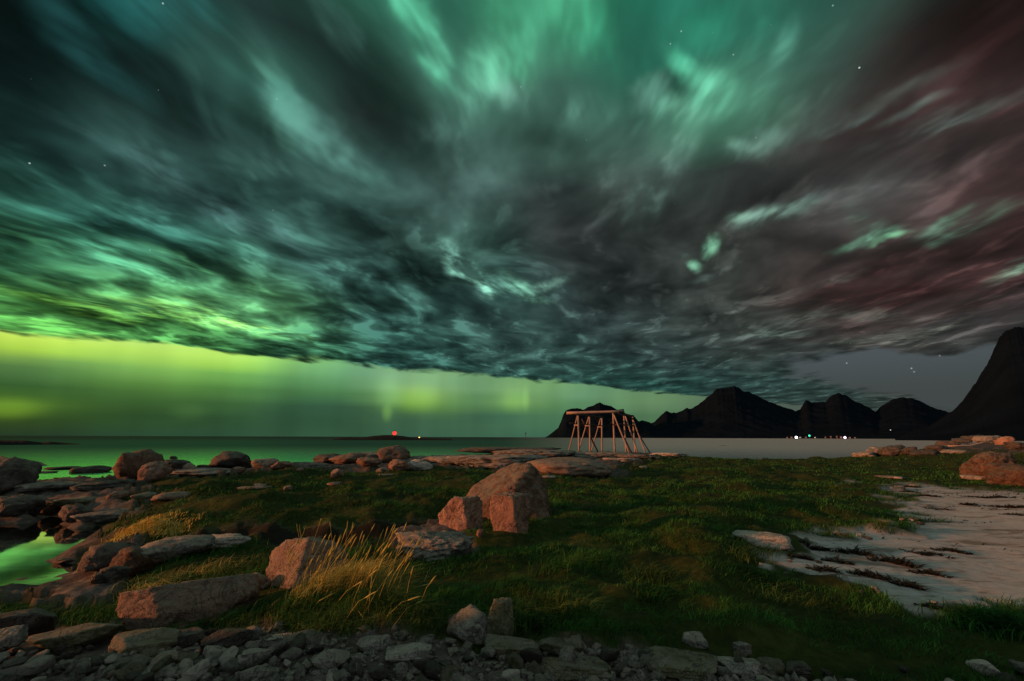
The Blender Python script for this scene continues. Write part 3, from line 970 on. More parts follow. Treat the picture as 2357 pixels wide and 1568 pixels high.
def mountain(name, label, sil, D, r0, back, seed, nr=60, na=260, mat='mountain', rough=.05):
    """A massif: its ridge line at its own distance, slopes falling to the shore in front and away behind."""
    A = np.array([azel(a, b) for a, b in sil])
    az = np.linspace(A[0, 0], A[-1, 0], na)
    ridge = np.interp(az, A[:, 0], np.tan(A[:, 1])) * D
    ridge = ridge * (1 + .035 * fbm(np.stack([az * 90, az * 0], -1), 4, .65, seed + 2) + .02 * np.abs(fbm(np.stack([az * 300, az * 0 + 5], -1), 3, .6, seed + 3)))
    ridge = np.clip(ridge + CAM_Z, 0, None)
    rr = np.concatenate([np.linspace(r0, D, nr, endpoint=False), np.linspace(D, D + back, nr // 2)])
    t = np.where(rr <= D, (rr - r0) / (D - r0), 1 - (rr - D) / back)
    V = []
    hmax = ridge.max()
    T, AZ = np.meshgrid(t, az, indexing='ij')
    R_ = np.meshgrid(rr, az, indexing='ij')[0]
    pr = np.clip(T, 0, 1) ** 1.35
    P2 = np.stack([R_ * np.sin(AZ), R_ * np.cos(AZ)], -1) / hmax
    nz = fbm(P2 * 2.2, 5, .55, seed)
    spur = np.abs(fbm(P2 * np.array([3.0, 1.0]), 3, .5, seed + 9))
    hh = ridge[None, :] * (pr - .42 * spur * pr * (1 - pr) + rough * nz * (1 - pr) * 2 * pr) + hmax * .006 * fbm(P2 * 14, 3, .6, seed + 4)
    hh = np.where(T <= 0.001, -20, hh)
    x, y = R_ * np.sin(AZ), R_ * np.cos(AZ)
    V = np.stack([x, y, hh], -1).reshape(-1, 3)
    n0 = len(rr)
    i, j = np.meshgrid(np.arange(n0 - 1), np.arange(na - 1), indexing='ij')
    k = (i * na + j).ravel()
    F = np.stack([k, k + na, k + na + 1, k + 1], 1)
    o = mesh_np(name, V, F, None, M[mat])
    return tag(o, label, 'mountain', None, 'structure')


mountain('mountain', 'steep dark headland rising from the sea behind the drying rack',
         [(1244,1012),(1262,1003),(1285,985),(1292,968),(1296,955),(1303,945),(1318,940),(1345,942),(1362,934),(1380,927),(1395,933),(1410,937),(1430,948),(1460,958),(1470,970),(1480,968),(1495,972),(1510,985),(1540,1000),(1560,1012)], 5200, 3600, 2500, 3)
mountain('mountain', 'long jagged mountain range across the bay',
         [(1475,1012),(1490,978),(1505,972),(1520,958),(1533,946),(1545,951),(1565,948),(1580,940),(1590,942),(1610,930),(1625,918),(1650,898),(1665,893),(1677,895),(1690,890),(1700,893),(1713,902),(1722,902),(1740,909),(1755,919),(1775,926),(1800,936),(1830,947),(1842,942),(1855,920),(1870,926),(1900,924),(1905,918),(1915,909),(1930,904),(1945,910),(1970,925),(1995,936),(2015,949),(2035,931),(2050,921),(2075,915),(2100,918),(2130,931),(2160,943),(2185,951),(2230,965),(2300,985),(2400,1000)], 7000, 4200, 3500, 11, 70, 420)
mountain('mountain', 'near black mountainside sloping down to the bay',
         [(2060,1010),(2100,992),(2140,980),(2165,965),(2190,948),(2215,926),(2240,890),(2260,856),(2275,830),(2290,800),(2300,785),(2308,770),(2318,762),(2332,756),(2345,754),(2357,753),(2420,735),(2520,700),(2700,690),(3000,760)], 2000, 900, 1500, 23, 70, 300)


# ---------------------------------------------------------------- islands, beacon, far lights
def islet(name, label, sil, py_base, depth_m, seed, height_gain=1.0):
    az = np.array([azel(a, b) for a, b in sil])
    el0 = azel(sil[len(sil) // 2][0], py_base)[1]
    D = CAM_Z / math.tan(-el0)
    na, nd = 90, 14
    A = np.linspace(az[0, 0], az[-1, 0], na)
    H = np.clip(np.interp(A, az[:, 0], np.tan(az[:, 1])) * D + CAM_Z, 0.02, None)
    V = []
    for i in range(nd):
        t = i / (nd - 1)
        s = math.sin(math.pi * t) ** .6
        for j in range(na):
            r = D + (t - .5) * depth_m
            V.append((r * math.sin(A[j]), r * math.cos(A[j]), H[j] * s + (.12 * H[j] * fbm(np.array([[r * .09, A[j] * 300]]), 3, .5, seed)[0] * s * (1 - s) * 2) - .15))
    F = []
    for i in range(nd - 1):
        for j in range(na - 1):
            k = i * na + j
            F.append((k, k + na, k + na + 1, k + 1))
    c = np.mean(V, axis=0)
    c[2] = 0
    o = mesh_np(name, np.array(V) - c, F, None, M['islet'])
    o.location = c
    tag(o, label, 'island')
    return D, A, H


D_IS, A_IS, H_IS = islet('island', 'low dark island on the horizon carrying the red beacon',
                         [(765,1011),(785,1007),(805,1006),(830,1007),(860,1003),(885,1001),(905,1001),(925,1003),(945,1006),(975,1008),(1010,1009),(1040,1010)], 1012.5, 90, 5)
islet('island', 'long low black skerry in the sea beside the picture edge', [(-300,1008),(-80,1009),(0,1012),(60,1013),(95,1017),(115,1015),(150,1018),(184,1021)], 1023, 22, 8)


def uv_ball(name, c, r, mat, parent, seg=3, squash=1.0):
    u, f = ico(seg)
    v = u * np.array([r, r, r * squash]) + np.array(c)
    return mesh_np(name, v, None, f, mat, parent)


def point_at_depth(px, py, dep):
    d = ray(px, py)
    fw = CAM_R @ np.array([0, 0, -1.0])
    return CAM_P + d * (dep / float(d @ fw))


def lamp_post(name, label, px, py, dist, ground_z, bulb_r, col, power, cat='lamp', group=None):
    d = ray(px, py)
    p = CAM_P + d * (dist / math.hypot(d[0], d[1]))
    root = empty(name, (p[0], p[1], ground_z), label, cat, group)
    hgt = max(p[2] - ground_z, bulb_r)
    mb = MB().tube([(0, 0, -bulb_r), (0, 0, hgt - bulb_r * .6)], [bulb_r * .25, bulb_r * .18])
    mb.build('post', M['metal'], root)
    uv_ball('lantern', (0, 0, hgt), bulb_r, mat_emit(name + '_glow', col, power), root, 2)
    MB().tube([(0, 0, hgt + bulb_r * .9), (0, 0, hgt + bulb_r * 1.4)], [bulb_r * .7, bulb_r * .15]).build('cap', M['metal'], root)
    return root


lamp_post('beacon', 'glowing red navigation beacon on the low island', 908, 1000, D_IS, 4.2, 1.9, (1.0, .045, .03), 1.7, 'beacon')
lamp_post('lamp', 'small amber lamp beside the island with the beacon', 965, 1007.5, D_IS, 1.0, .75, (1.0, .55, .15), 3.0)

# the village on the far shore
def house(px, py, dist, w, hgt, lit, label, group):
    d = ray(px, py)
    p = CAM_P + d * (dist / math.hypot(d[0], d[1]))
    root = empty('house', (p[0], p[1], 0.0), label, 'house', group)
    root.rotation_euler = (0, 0, view_yaw(p))
    zb = p[2]
    mb = MB().box((0, 0, zb / 2 + hgt / 2 - 2), (w, w * .7, zb + hgt + 4))
    mb.build('wall', M['house'], root, False)
    r = MB()
    b = zb + hgt
    r.V = [(-w * .55, -w * .4, b + .05), (w * .55, -w * .4, b + .05), (w * .55, w * .4, b + .05), (-w * .55, w * .4, b + .05), (-w * .55, 0, b + w * .4), (w * .55, 0, b + w * .4)]
    r.Q = [(0, 1, 5, 4), (2, 3, 4, 5), (3, 2, 1, 0)]
    r.T = [(0, 4, 3), (1, 2, 5)]
    r.build('roof', M['slate'], root, False)
    for s in (-1, 1):
        MB().box((s * w * .24, -w * .36, zb + hgt * .5), (w * .24, w * .03, hgt * .5)).build('window', lit, root, False)
    return root


WARM = mat_emit('window_warm', (1.0, .66, .40), .5)
WHITE = mat_emit('window_white', (.85, .92, 1.0), 1.0)
PINK = mat_emit('window_pink', (1.0, .62, .85), .7)
VG = 'houses of the village across the bay'
for px, py, w, m, lb in ((1812,1008.5,12,WARM,'small lit house at the seaward end of the white lights across the bay'), (1822,1007.5,12,WARM,'warm windowed house just before the white lamp across the bay'),
                         (1842,1008,14,WHITE,'white windowed house close behind the bright white lamp across the bay'), (1855,1007.5,12,WARM,'warm windowed house between white lamp and green harbour light'),
                         (1900,1007.5,10,WARM,'first lit house past the green harbour light across the bay'), (1912,1006,10,WARM,'lit house a little uphill past the green harbour light'),
                         (1926,1005.5,10,WARM,'highest lit house in the second cluster across the bay'), (1936,1007.5,14,PINK,'pink windowed house before the pinkish lamp across the bay'),
                         (1956,1008.5,12,PINK,'pink windowed house just past the pinkish lamp across the bay'), (1968,1008.5,10,WARM,'last lit house of the second cluster across the bay')):
    house(px, py, 4150, w, w * .45, m, lb, VG)
LG = 'lamps across the bay'
lamp_post('lamp', 'bright white harbour lamp across the bay', 1833, 1007.5, 4100, 0, 9.0, (.88, .95, 1.0), 5.0, group=LG)
lamp_post('lamp', 'green harbour light across the bay', 1863, 1003, 4100, 0, 6.5, (.05, 1.0, .55), 2.0, group=LG)
lamp_post('lamp', 'pinkish lamp in the second cluster of lights across the bay', 1945, 1008, 4100, 0, 8.0, (1.0, .7, .9), 4.0, group=LG)
lamp_post('lamp', 'lone pale lamp low on the mountainside above the bay', 2050, 992, 4400, 60, 3.2, (.9, .95, 1.0), .9, group=LG)
lamp_post('lamp', 'faint amber street lamp above the houses across the bay', 1876, 1007.5, 4100, 0, 4.0, (1.0, .7, .4), .8, group=LG)

# navigation mark standing in the sea
d0 = ray(1210, 1013)
p0 = plane_hit(1210, 1013.5, 0.0)
mk = empty('sea_mark', (p0[0], p0[1], 0), 'thin black navigation mark standing in the sea near the headland', 'sea mark')
hk = 17 * .4345 * math.hypot(p0[0], p0[1]) / FPX
MB().tube([(0, 0, -1), (0, 0, hk * .8)], [.22, .2]).build('pole', M['metal'], mk)
MB().tube([(0, 0, hk * .78), (0, 0, hk * .88), (0, 0, hk)], [.25, .75, .3]).build('topmark', M['metal'], mk)


# ---------------------------------------------------------------- fish drying rack
def build_rack():
    def Z(X, Y):
        return ((2080 + X * .1697) * .6138, (1500 + Y * .1697) * .6138)

    def pt(X, Y, dep):
        a = Z(X, Y)
        return Vector(point_at_depth(a[0], a[1], dep))
    DL, DR = (46.0, 49.0, 52.0), (45.0, 47.5, 50.0)
    o0 = pt(900, 1180, 47.5)
    gz = float(ground_h(np.array([[o0.x, o0.y]]))[0])
    root = empty('fish_drying_rack', (o0.x, o0.y, gz), 'bare wooden fish drying rack of leaning poles on the shore rock', 'drying rack')

    def pole(name, a, b, r=.085, mat='wood', foot=False, r2=None):
        a, b = Vector(a), Vector(b)
        if foot:
            g = float(ground_h(np.array([[b.x, b.y]]))[0]) - .12
            dv = (b - a)
            if abs(dv.z) > 1e-3:
                s = (g - a.z) / dv.z
                b = a + dv * max(s, .5)
        n = 6
        pts = [a.lerp(b, i / (n - 1)) for i in range(n)]
        rr = [r + ((r2 or r) - r) * i / (n - 1) for i in range(n)]
        MB().tube(pts, rr, 8, .12, int(abs(a.x * 100 + b.z * 10))).build(name, M[mat], root, offset=(o0.x, o0.y, gz))
    for (tx, ty, bx, by, lx, ly, mx, my, cy), D in zip(((520,340,540,1180,505,345,335,1040,562), (770,368,785,1090,755,370,560,1020,572), (1045,402,1045,1140,1020,405,845,1010,600)), DL):
        pole('post', pt(tx, ty, D), pt(bx, by, D), .08, foot=True, r2=.095)
        pole('strut', pt(lx, ly, D + .25), pt(mx, my, D + 1.6), .06, foot=True, r2=.07)
        f = (cy - ly) / (my - ly)
        pole('crosspiece', pt(tx + 20, cy - 3, D + .05), pt(lx + (mx - lx) * f - 18, cy, D + .3), .08)
    for (tx, ty, bx, by, lx, ly, mx, my, cy), D in zip(((1290,275,1330,1195,1308,330,1665,1200,552), (1530,350,1580,1150,1560,360,1842,1190,565), (1722,350,1785,1190,1738,455,2000,1150,575)), DR):
        pole('post', pt(tx, ty, D), pt(bx, by, D), .08, foot=True, r2=.095)
        pole('strut', pt(lx, ly, D - .2), pt(mx, my, D - 1.0), .068, foot=True, r2=.08)
        f = (cy - ly) / (my - ly)
        pole('crosspiece', pt(tx - 10, cy - 5, D - .1), pt(lx + (mx - lx) * f + 15, cy + 4, D - .3), .075, 'oldwood')
    pole('brace', pt(1540, 850, 45.6), pt(1705, 1195, 44.6), .1, 'oldwood', True)
    pole('brace', pt(1880, 800, 50.3), pt(2120, 1190, 50.0), .06, 'oldwood', True)
    pole('brace', pt(600, 420, 49.5), pt(940, 1120, 50.5), .09, 'oldwood', True)
    pole('beam', pt(262, 290, 45.8), pt(1500, 252, 44.8), .13, 'wood', r2=.12)
    pole('beam', pt(1390, 243, 45.4), pt(1515, 222, 46.0), .11, 'oldwood')
    pole('beam', pt(1410, 262, 44.6), pt(1530, 272, 44.9), .11, 'oldwood')
    pole('rail', pt(480, 322, 46.1), pt(1070, 390, 52.2), .09, 'oldwood')
    pole('rail', pt(1270, 300, 45.1), pt(1735, 356, 50.2), .10, 'oldwood')
    pole('rail', pt(1590, 335, 48.0), pt(1745, 432, 50.3), .09, 'oldwood')
    pole('rail', pt(340, 510, 46.4), pt(1095, 580, 52.4), .06, 'oldwood')
    pole('rail', pt(1250, 510, 45.0), pt(1810, 580, 50.4), .06, 'oldwood')
    pole('peg', pt(1590, 305, 48.0), pt(1600, 360, 48.0), .05, 'oldwood')


build_rack()

# ---------------------------------------------------------------- rocks, one by one
LF = (-.75, -.5, .12)
PLANES_HERO = [(-.92, -.30, .30, .62), (-.15, -.85, .45, .75), (.55, -.55, .55, .8), (.05, .1, 1, .8), (-.5, .2, .8, .85)]
R = rock
# between the photographer and the pool
R('boulder', 'orange lit boulder with a flat raking face behind the golden grass', 706, 1352, 192, 98, 'granite', .8, 11, [(-.84, -.40, .36, .52), (.45, -.80, .38, .58), (.45, .1, .88, .72), (.8, -.1, .45, .74), (-.1, .2, .97, .82)], sharp=20, rough=.035, sub=5)
R('boulder', 'long grey boulder with a sheer orange end lying above the rubble', 438, 1446, 298, 94, 'granite', .42, 12, [(-.84, -.52, .12, .80), (.08, -.80, .58, .62), (-.04, .25, .96, .66), (.75, -.2, .5, .9), (.15, -.98, .05, .80)], sharp=22, rough=.04, sub=5)
R('stone', 'small wedge of stone between the two biggest orange ended boulders', 590, 1362, 56, 38, 'granite', .8, 13, cat='stone')
# the three boulders
R('boulder', 'largest boulder of the meadow, mossy and rounded, behind two smaller ones', 1168, 1196, 214, 122, 'brownrock', .8, 15, [(-.52, -.25, .82, .33), (-.35, -.85, .30, .80), (.50, -.70, .45, .80), (.88, -.1, .40, .88), (.30, .1, .95, .86)], sharp=8, rough=.05, sub=5)
R('boulder', 'pinkish boulder leaning on the largest meadow boulder, its face creased', 1060, 1224, 112, 74, 'pinkrock', .9, 16, [(-.50, -.80, .30, .66), (.80, -.45, .35, .62), (-.7, .1, .6, .8), (.0, .1, 1, .84)], sharp=26, rough=.06, sub=5)
R('boulder', 'orange brown boulder standing upright in front of the largest meadow boulder', 1174, 1224, 100, 82, 'pinkrock', .7, 17, [(-.55, -.78, .30, .72), (.8, -.5, .3, .7), (.1, -.1, 1, .9)], sharp=18, rough=.04, sub=5)
R('rock', 'broad grey rock crusted with white lichen below the leaning boulders', 1000, 1290, 196, 54, 'grey', .6, 18, n=18, sharp=12, rough=.12, sub=5)
R('stone', 'small tan stone on the turf beside the upright brown boulder', 1200, 1226, 30, 10, 'pinkrock', .8, 19, cat='stone')
R('stone', 'pale chip of stone beside the lichen crusted rock', 1105, 1238, 18, 18, 'pinkrock', .8, 20, cat='stone')
R('rock', 'upright grey stone like a stump at the rubble edge', 1148, 1480, 76, 84, 'mossrock', .7, 21, [(-.45, -.8, .3, .7), (.85, -.35, .2, .72), (0, 0, 1, .9), (-.8, .0, .45, .75)], sharp=22, rough=.05, sub=5)
R('rock', 'low grey stone leaning against the upright stump shaped stone', 1075, 1478, 100, 58, 'grey', .8, 22, [(-.5, -.3, .85, .5)], rough=.06)
# the sand side
R('rock', 'pale flat slab between the sand and the rough turf', 1752, 1264, 134, 30, 'pale', .8, 23, n=9, sharp=7, rough=.07, top=.6, lift=-3)
R('boulder', 'rounded orange boulder above the sand', 2278, 1098, 102, 58, 'brownrock', .8, 24, [(-.5, -.7, .5, .85), (.4, -.8, .3, .9), (-.75, .0, .75, .7)], sharp=3.2, rough=.07, sub=5)
R('boulder', 'blocky orange boulder cut by the picture edge above the sand', 2345, 1118, 110, 48, 'brownrock', .8, 25, [(-.5, -.6, .6, .85), (.1, -.3, .95, .8)], sharp=5, rough=.06, sub=5)
R('stone', 'low grey stone at the foot of the rounded orange boulder', 2250, 1106, 60, 10, 'grey', .7, 26, cat='stone')
# right bank and bay shore: mostly darker stone, painting in the warm light's falloff
G1 = 'rocks along the bank above the sand'
for i, (px, py, w, h, m, lb) in enumerate(((2182,1026,46,15,'dark','small brown rock at the seaward tip of the driftwood log'), (2212,1022,40,18,'dark','rock directly behind the thick end of the driftwood log'),
        (2240,1016,44,20,'dark','rock behind the middle of the driftwood log'), (2272,1010,52,22,'grey','light topped rock highest on the bank behind the driftwood log'),
        (2314,1024,36,26,'pinkrock','square pinkish rock on the bank above the orange boulders'), (2340,1036,40,24,'dark','dark rock beside the square pinkish rock on the bank'),
        (2300,1008,44,18,'dark','dark rock behind the square pinkish rock on the bank'), (2350,1014,40,24,'dark','tall dark rock at the top of the bank by the picture edge'))):
    R('rock', lb, px, py, w, h * .75, m, .9, 300 + i, sharp=7, rough=.11, group=G1)
G2 = 'rocks in a row along the shore of the bay'
for i, (px, py, w, h, m, lb) in enumerate(((2020,1050,44,22,'grey','dark edged rock beginning the row along the bay shore'), (2060,1050,64,26,'dark','largest rounded rock of the row along the bay shore'), (2098,1048,36,20,'dark','rock tucked beside the largest rounded rock of the bay shore'),
        (2130,1046,60,18,'dark','low brown rock after the rounded ones along the bay shore'), (2160,1040,50,18,'dark','uneven rock where the bay shore meets the bank'), (2196,1044,50,9,'grey','thin flat rock on the turf under the driftwood log'),
        (1990,1052,50,12,'grey','flat grey rock at the sea end of the shore row'), (1745,1046,80,15,'granite','flat topped rock beside the pale sand strip of the bay'), (1700,1042,60,14,'dark','dark rock behind the flat topped rock of the bay'),
        (1655,1042,90,16,'dark','long black rock at the water beside the drying rack'), (1600,1040,60,10,'dark','low black rock just past the drying rack'), (1790,1040,60,8,'dark','thin dark ledge in the shallows of the bay'), (1850,1042,50,8,'grey','thin grey ledge in the shallows of the bay'))):
    R('rock', lb, px, py, w, h, m, 1.0, 320 + i, sharp=6, rough=.12, group=G2)
# slabs of the point with the rack
G3 = 'bedrock slabs of the rack point'
for i, (px, py, w, h, m, dp, lb) in enumerate(((1300,1100,230,42,'granite',.9,'broad bare pinkish slab behind the largest meadow boulder'), (1130,1076,330,26,'grey',.5,'long grey slab running from the shore to the bare pinkish slab'),
        (1010,1064,230,20,'grey',.5,'low streaked slab beside the squared shore blocks'), (1230,1056,210,20,'grey',.6,'rounded slab in front of the drying rack'),
        (1170,1045,260,14,'dark',.5,'dark ledge against the sea beside the drying rack'), (1380,1054,200,11,'grey',.6,'flat slab under the feet of the drying rack'),
        (1470,1056,110,9,'grey',.6,'small flat slab under the sloping struts of the rack'), (1430,1062,90,7,'pale',.6,'pale sliver of slab at the turf edge before the rack'), (1540,1050,90,7,'pale',.6,'pale low slab past the last strut of the rack'))):
    R('rock_slab', lb, px, py, w, h, m, dp, 350 + i, sharp=2.2 if i == 0 else 4, rough=.03 if i == 0 else .09, sub=5, cat='rock slab', group=G3, top=.75)
# left shore
G4 = 'boulders along the left shore'
SH = [
 (10,1140,110,86,'dark','big black boulder cut by the picture edge at the sea', 'boulder'), (76,1102,58,38,'granite','round boulder with one lit side next to the big black boulder', 'boulder'),
 (316,1104,100,68,'brownrock','tallest boulder on the sea shore, rounded with an overhang', 'boulder'), (352,1110,62,46,'pinkrock','cracked pink boulder leaning in front of the tallest shore boulder', 'boulder'),
 (300,1106,24,12,'pinkrock','small pink stone at the foot of the tallest shore boulder', 'stone'), (402,1086,58,28,'dark','smooth black boulder beside the cracked pink boulder', 'boulder'),
 (389,1090,17,15,'pinkrock','little pointed stone in front of the smooth black boulder', 'stone'), (408,1090,22,10,'granite','little brown stone between the pointed stone and the shore boulder', 'stone'), (436,1088,32,22,'granite','brown shore boulder halfway to the flat topped boulder', 'boulder'),
 (470,1082,40,12,'dark','low black rock just before the flat topped boulder', 'rock'),
 (530,1080,92,40,'dark','broad flat topped boulder standing dark against the sea', 'boulder'), (548,1088,34,13,'pinkrock','small pink slab at the foot of the flat topped boulder', 'rock'), (470,1098,150,18,'grey','streaked low ledge in front of the shore boulders', 'rock'),
 (610,1078,60,22,'granite','rough brown rock next to the flat topped boulder', 'rock'), (640,1064,90,24,'dark','dark ridge of rock behind the rough brown rock', 'rock'), (690,1060,90,24,'grey','grey rock with a smooth back along the shore', 'rock'), (650,1078,50,16,'pinkrock','pink ended block in the shore line', 'rock'),
 (716,1078,80,18,'grey','pale grey whaleback rock in the shore line', 'rock'), (760,1066,80,22,'dark','dark rock behind the whaleback rock', 'rock'), (800,1070,90,26,'pinkrock','smooth sloping pink rock lit along its side', 'rock'),
 (850,1074,60,20,'pinkrock','folded pink rock next to the smooth sloping one', 'rock'), (850,1060,110,18,'grey','grey streaked ledge behind the folded pink rock', 'rock'), (906,1066,78,40,'brownrock','lumpy brown boulder standing highest on the shore under the beacon', 'boulder'), (920,1084,54,26,'pinkrock','squared red block at the turf edge', 'rock'),
 (966,1084,64,26,'pale','squared pale grey block joined to the squared red block', 'rock'), (986,1056,50,16,'dark','small black hump of rock between the lumpy boulder and the slabs', 'rock'), (880,1088,30,12,'grey','little grey stone beside the squared red block', 'stone'), (690,1086,18,8,'pinkrock','single small pink stone on the turf by the pink ended block', 'stone'),
]
for i, (px, py, w, h, m, lb, nm) in enumerate(SH):
    R(nm, lb, px, py, w, h, m, .8, 400 + i, n=26, sharp=3.5 if i in (1, 2, 5) else random.choice((6, 9, 12)), rough=.075, sub=4, cat=nm, group=G4)
R('rock', 'flat black rock awash in the sea', 210, 1088, 78, 15, 'dark', .6, 440, level=0.0, rough=.08, n=18, sharp=8)
R('rock', 'thin black ledge awash beside the flat black rock', 145, 1081, 70, 6, 'dark', .6, 441, level=0.0, rough=.08, sharp=8)
R('rock', 'thin dark ledge nearest the shore in the green shallows', 95, 1090, 60, 4, 'dark', .6, 443, level=0.0, rough=.08, sharp=8)
R('rock', 'tiny black rock alone in the sea behind the smooth black boulder', 399, 1056, 16, 6, 'dark', .7, 442, level=0.0, rough=.08)
# stones in the turf
G5 = 'stones lying on the turf of the point'
for i, (px, py, w, h, m, lb) in enumerate(((776,1098,30,18,'pinkrock','tilted tan stone standing in the turf below the shore boulders'), (770,1118,34,7,'granite','flat tan stone sunk in the turf'), (585,1128,80,8,'granite','long flat stone sunk in the turf'),
        (600,1122,30,7,'grey','grey stone beside the long flat stone in the turf'), (662,1128,20,9,'granite','small knob of stone past the long flat stone in the turf'), (272,1148,44,17,'pinkrock','tan stone with a lit end on the bank above the pool'), (392,1154,76,18,'pinkrock','long pink stone on the turf above the yellow mound'),
        (330,1146,50,10,'mossrock','mossy stone between the two lit stones on the turf'), (1170,1104,34,6,'pinkrock','pale sliver of stone in the turf in front of the long slab'), (1140,1130,26,6,'granite','tan sliver of stone beside the largest meadow boulder'), (1262,1102,36,6,'pale','pale sliver of stone behind the largest meadow boulder'),
        (890,1096,40,4,'granite','thin sliver of stone in the turf under the squared blocks'), (1480,1078,20,5,'pale','lone pale stone in the far turf before the bay'), (2050,1102,60,6,'grey','low grey stone at the far corner of the sand'), (2066,1102,20,4,'pale','pale pebble at the far corner of the sand'))):
    R('stone', lb, px, py, w, h, m, .8, 460 + i, rough=.06, cat='stone', group=G5, sub=3)
# around the tidal pool
G6 = 'rocks around the tidal pool'
for i, (px, py, w, h, m, dp, lb) in enumerate(((36,1190,100,46,'dark',.8,'dark boulder at the back of the pool by the picture edge'), (120,1186,68,36,'brownrock',.8,'boulder with a tan lit face at the back of the pool'), (172,1204,64,40,'dark',.8,'dark leaning boulder at the back corner of the pool'),
        (250,1204,140,26,'grey',.6,'long grey slab behind the yellow mound'), (120,1132,150,20,'grey',.6,'wide low ledge behind the pool boulders'), (240,1126,120,22,'dark',.6,'dark ledge between the pool and the tallest shore boulder'), (190,1166,120,20,'mossrock',.6,'mossy ledge above the dark leaning boulder'),
        (255,1306,120,50,'dark',.6,'dark sloping rock dipping into the pool'), (160,1296,60,10,'dark',.6,'low black stone lying in the pool'), (312,1332,110,64,'brownrock',.8,'brown boulder with dry grass on its side beside the pool'), (400,1290,170,40,'grey',.6,'grey slab running back from the brown pool boulder'),
        (510,1262,130,24,'pale',.6,'pale flat rock in the gully below the turf bank'), (228,1346,40,26,'dark',.8,'dark stone at the near corner of the pool'), (262,1342,60,34,'dark',.8,'dark stone wedged under the brown pool boulder'), (130,1306,24,6,'dark',.8,'tiny dark stone breaking the pool surface'), (20,1306,60,8,'dark',.8,'low dark stone in the pool at the picture edge'))):
    R('rock', lb, px, py, w, h, m, dp, 500 + i, rough=.08, sub=4, group=G6, sharp=8)
# near stones one can point to
G7 = 'large stones of the foreground rubble'
for i, (px, py, w, h, m, dp, lb) in enumerate(((50,1478,130,86,'dark',.8,'big dark stone with a pale shoulder at the corner of the rubble'), (10,1500,80,58,'grey',.8,'smooth grey stone in the very corner below the big dark stone'), (170,1500,190,62,'mossrock',.8,'broad mossy stone behind the corner stones'), (330,1505,150,50,'mossrock',.7,'mossy flat stone below the long grey boulder'),
        (640,1474,96,9,'pale',.5,'thin pale slab lying flat at the top of the rubble'), (516,1474,36,10,'pale',.6,'short pale slab next to the thin pale slab'), (700,1500,110,42,'dark',.8,'dark hollow looking stone under the long grass'), (590,1535,76,44,'grey',.8,'mottled white and grey stone in the middle of the rubble'), (596,1572,92,40,'grey',.7,'flat topped grey block at the bottom of the rubble'),
        (375,1538,60,36,'granite',.8,'stone with an orange corner in the rubble'), (860,1500,90,34,'grey',.7,'grey slab under the long grass edge of the rubble'), (1180,1512,150,30,'mossrock',.8,'greenish flat stone in front of the upright stump shaped stone'), (1290,1512,120,38,'mossrock',.8,'greenish wedge of stone past the upright stump shaped stone'), (940,1528,120,40,'grey',.8,'long grey tilted stone in the rubble'),
        (1320,1566,200,34,'mossrock',.7,'long greenish slab at the bottom edge'), (1560,1566,210,44,'mossrock',.7,'widest greenish slab at the bottom edge'), (1600,1490,66,34,'grey',.8,'pointed grey stone alone in the turf near the bottom'), (1708,1510,48,36,'grey',.7,'upright wedge of grey stone in the turf near the bottom'), (1840,1560,60,40,'dark',.8,'dark pitted stone near the bottom turf'),
        (2268,1556,70,34,'pale',.7,'pale squarish block alone in the dark turf of the corner'), (1700,1560,120,36,'grey',.8,'grey slab between the widest greenish slab and the dark pitted stone'), (520,1500,120,50,'dark',.8,'black humped stone below the thin pale slabs'), (430,1490,90,40,'dark',.8,'black stone tucked under the long grey boulder'), (760,1545,100,50,'grey',.8,'grey tilted block in the rubble right of the mottled stone'.replace(' right of', ' beyond')))):
    R('stone', lb, px, py, w * .9, h * .72, m, dp * .8, 540 + i, n=12, rough=.028, sub=5, cat='stone', group=G7, sharp=26)

# loose rubble: many stones alike
proto = {}
for m in ('dark', 'grey', 'mossrock', 'granite', 'pale'):
    for k in range(4):
        v, f = rock_verts(700 + k * 17 + len(proto), 1.0, .8, .5, None, 9, 30, .022, 3)
        me = mesh_np('stone', v, None, f, M[m])
        proto[m, k] = me.data
        bpy.data.objects.remove(me)
KIND = (('dark', 'small dark angular stone in the loose rubble along the bottom', .28), ('grey', 'small grey angular stone in the loose rubble along the bottom', .36), ('mossrock', 'small greenish angular stone in the loose rubble along the bottom', .16), ('pale', 'small pale angular stone in the loose rubble along the bottom', .16), ('granite', 'small brownish angular stone in the loose rubble along the bottom', .04))
rr = random.Random(21)
cnt = 0
while cnt < 290:
    px = rr.uniform(-40, 1500) if rr.random() < .95 else rr.uniform(1400, 2400)
    lo_ = 1462 + max(0, (px - 600)) * .05
    py = rr.uniform(lo_, 1600)
    p, k = place(px, py)
    if any(((p[0] - a) / (b + .04)) ** 2 + ((p[1] - c) / (e + .04)) ** 2 < .8 for a, c, b, e in USED[-24 - cnt:len(USED) - cnt] if True):
        continue
    u = rr.random()
    acc = 0
    for m, lb, fr in KIND:
        acc += fr
        if u <= acc:
            break
    w = (13 + 40 * rr.random() ** 2.2) * k
    o = bpy.data.objects.new('stone', proto[m, rr.randrange(4)])
    COL.objects.link(o)
    o.location = (p[0], p[1], p[2] - .05 * w + rr.uniform(0, .25) * w)
    o.scale = (w, w * rr.uniform(.8, 1.3), w * rr.uniform(.6, 1.1))
    o.rotation_euler = (rr.uniform(-.5, .5), rr.uniform(-.5, .5), rr.uniform(0, 6.28))
    tag(o, lb, 'stone', {'dark': 'dark rubble stones', 'grey': 'grey rubble stones', 'mossrock': 'greenish rubble stones', 'pale': 'pale rubble stones', 'granite': 'brownish rubble stones'}[m])
    cnt += 1


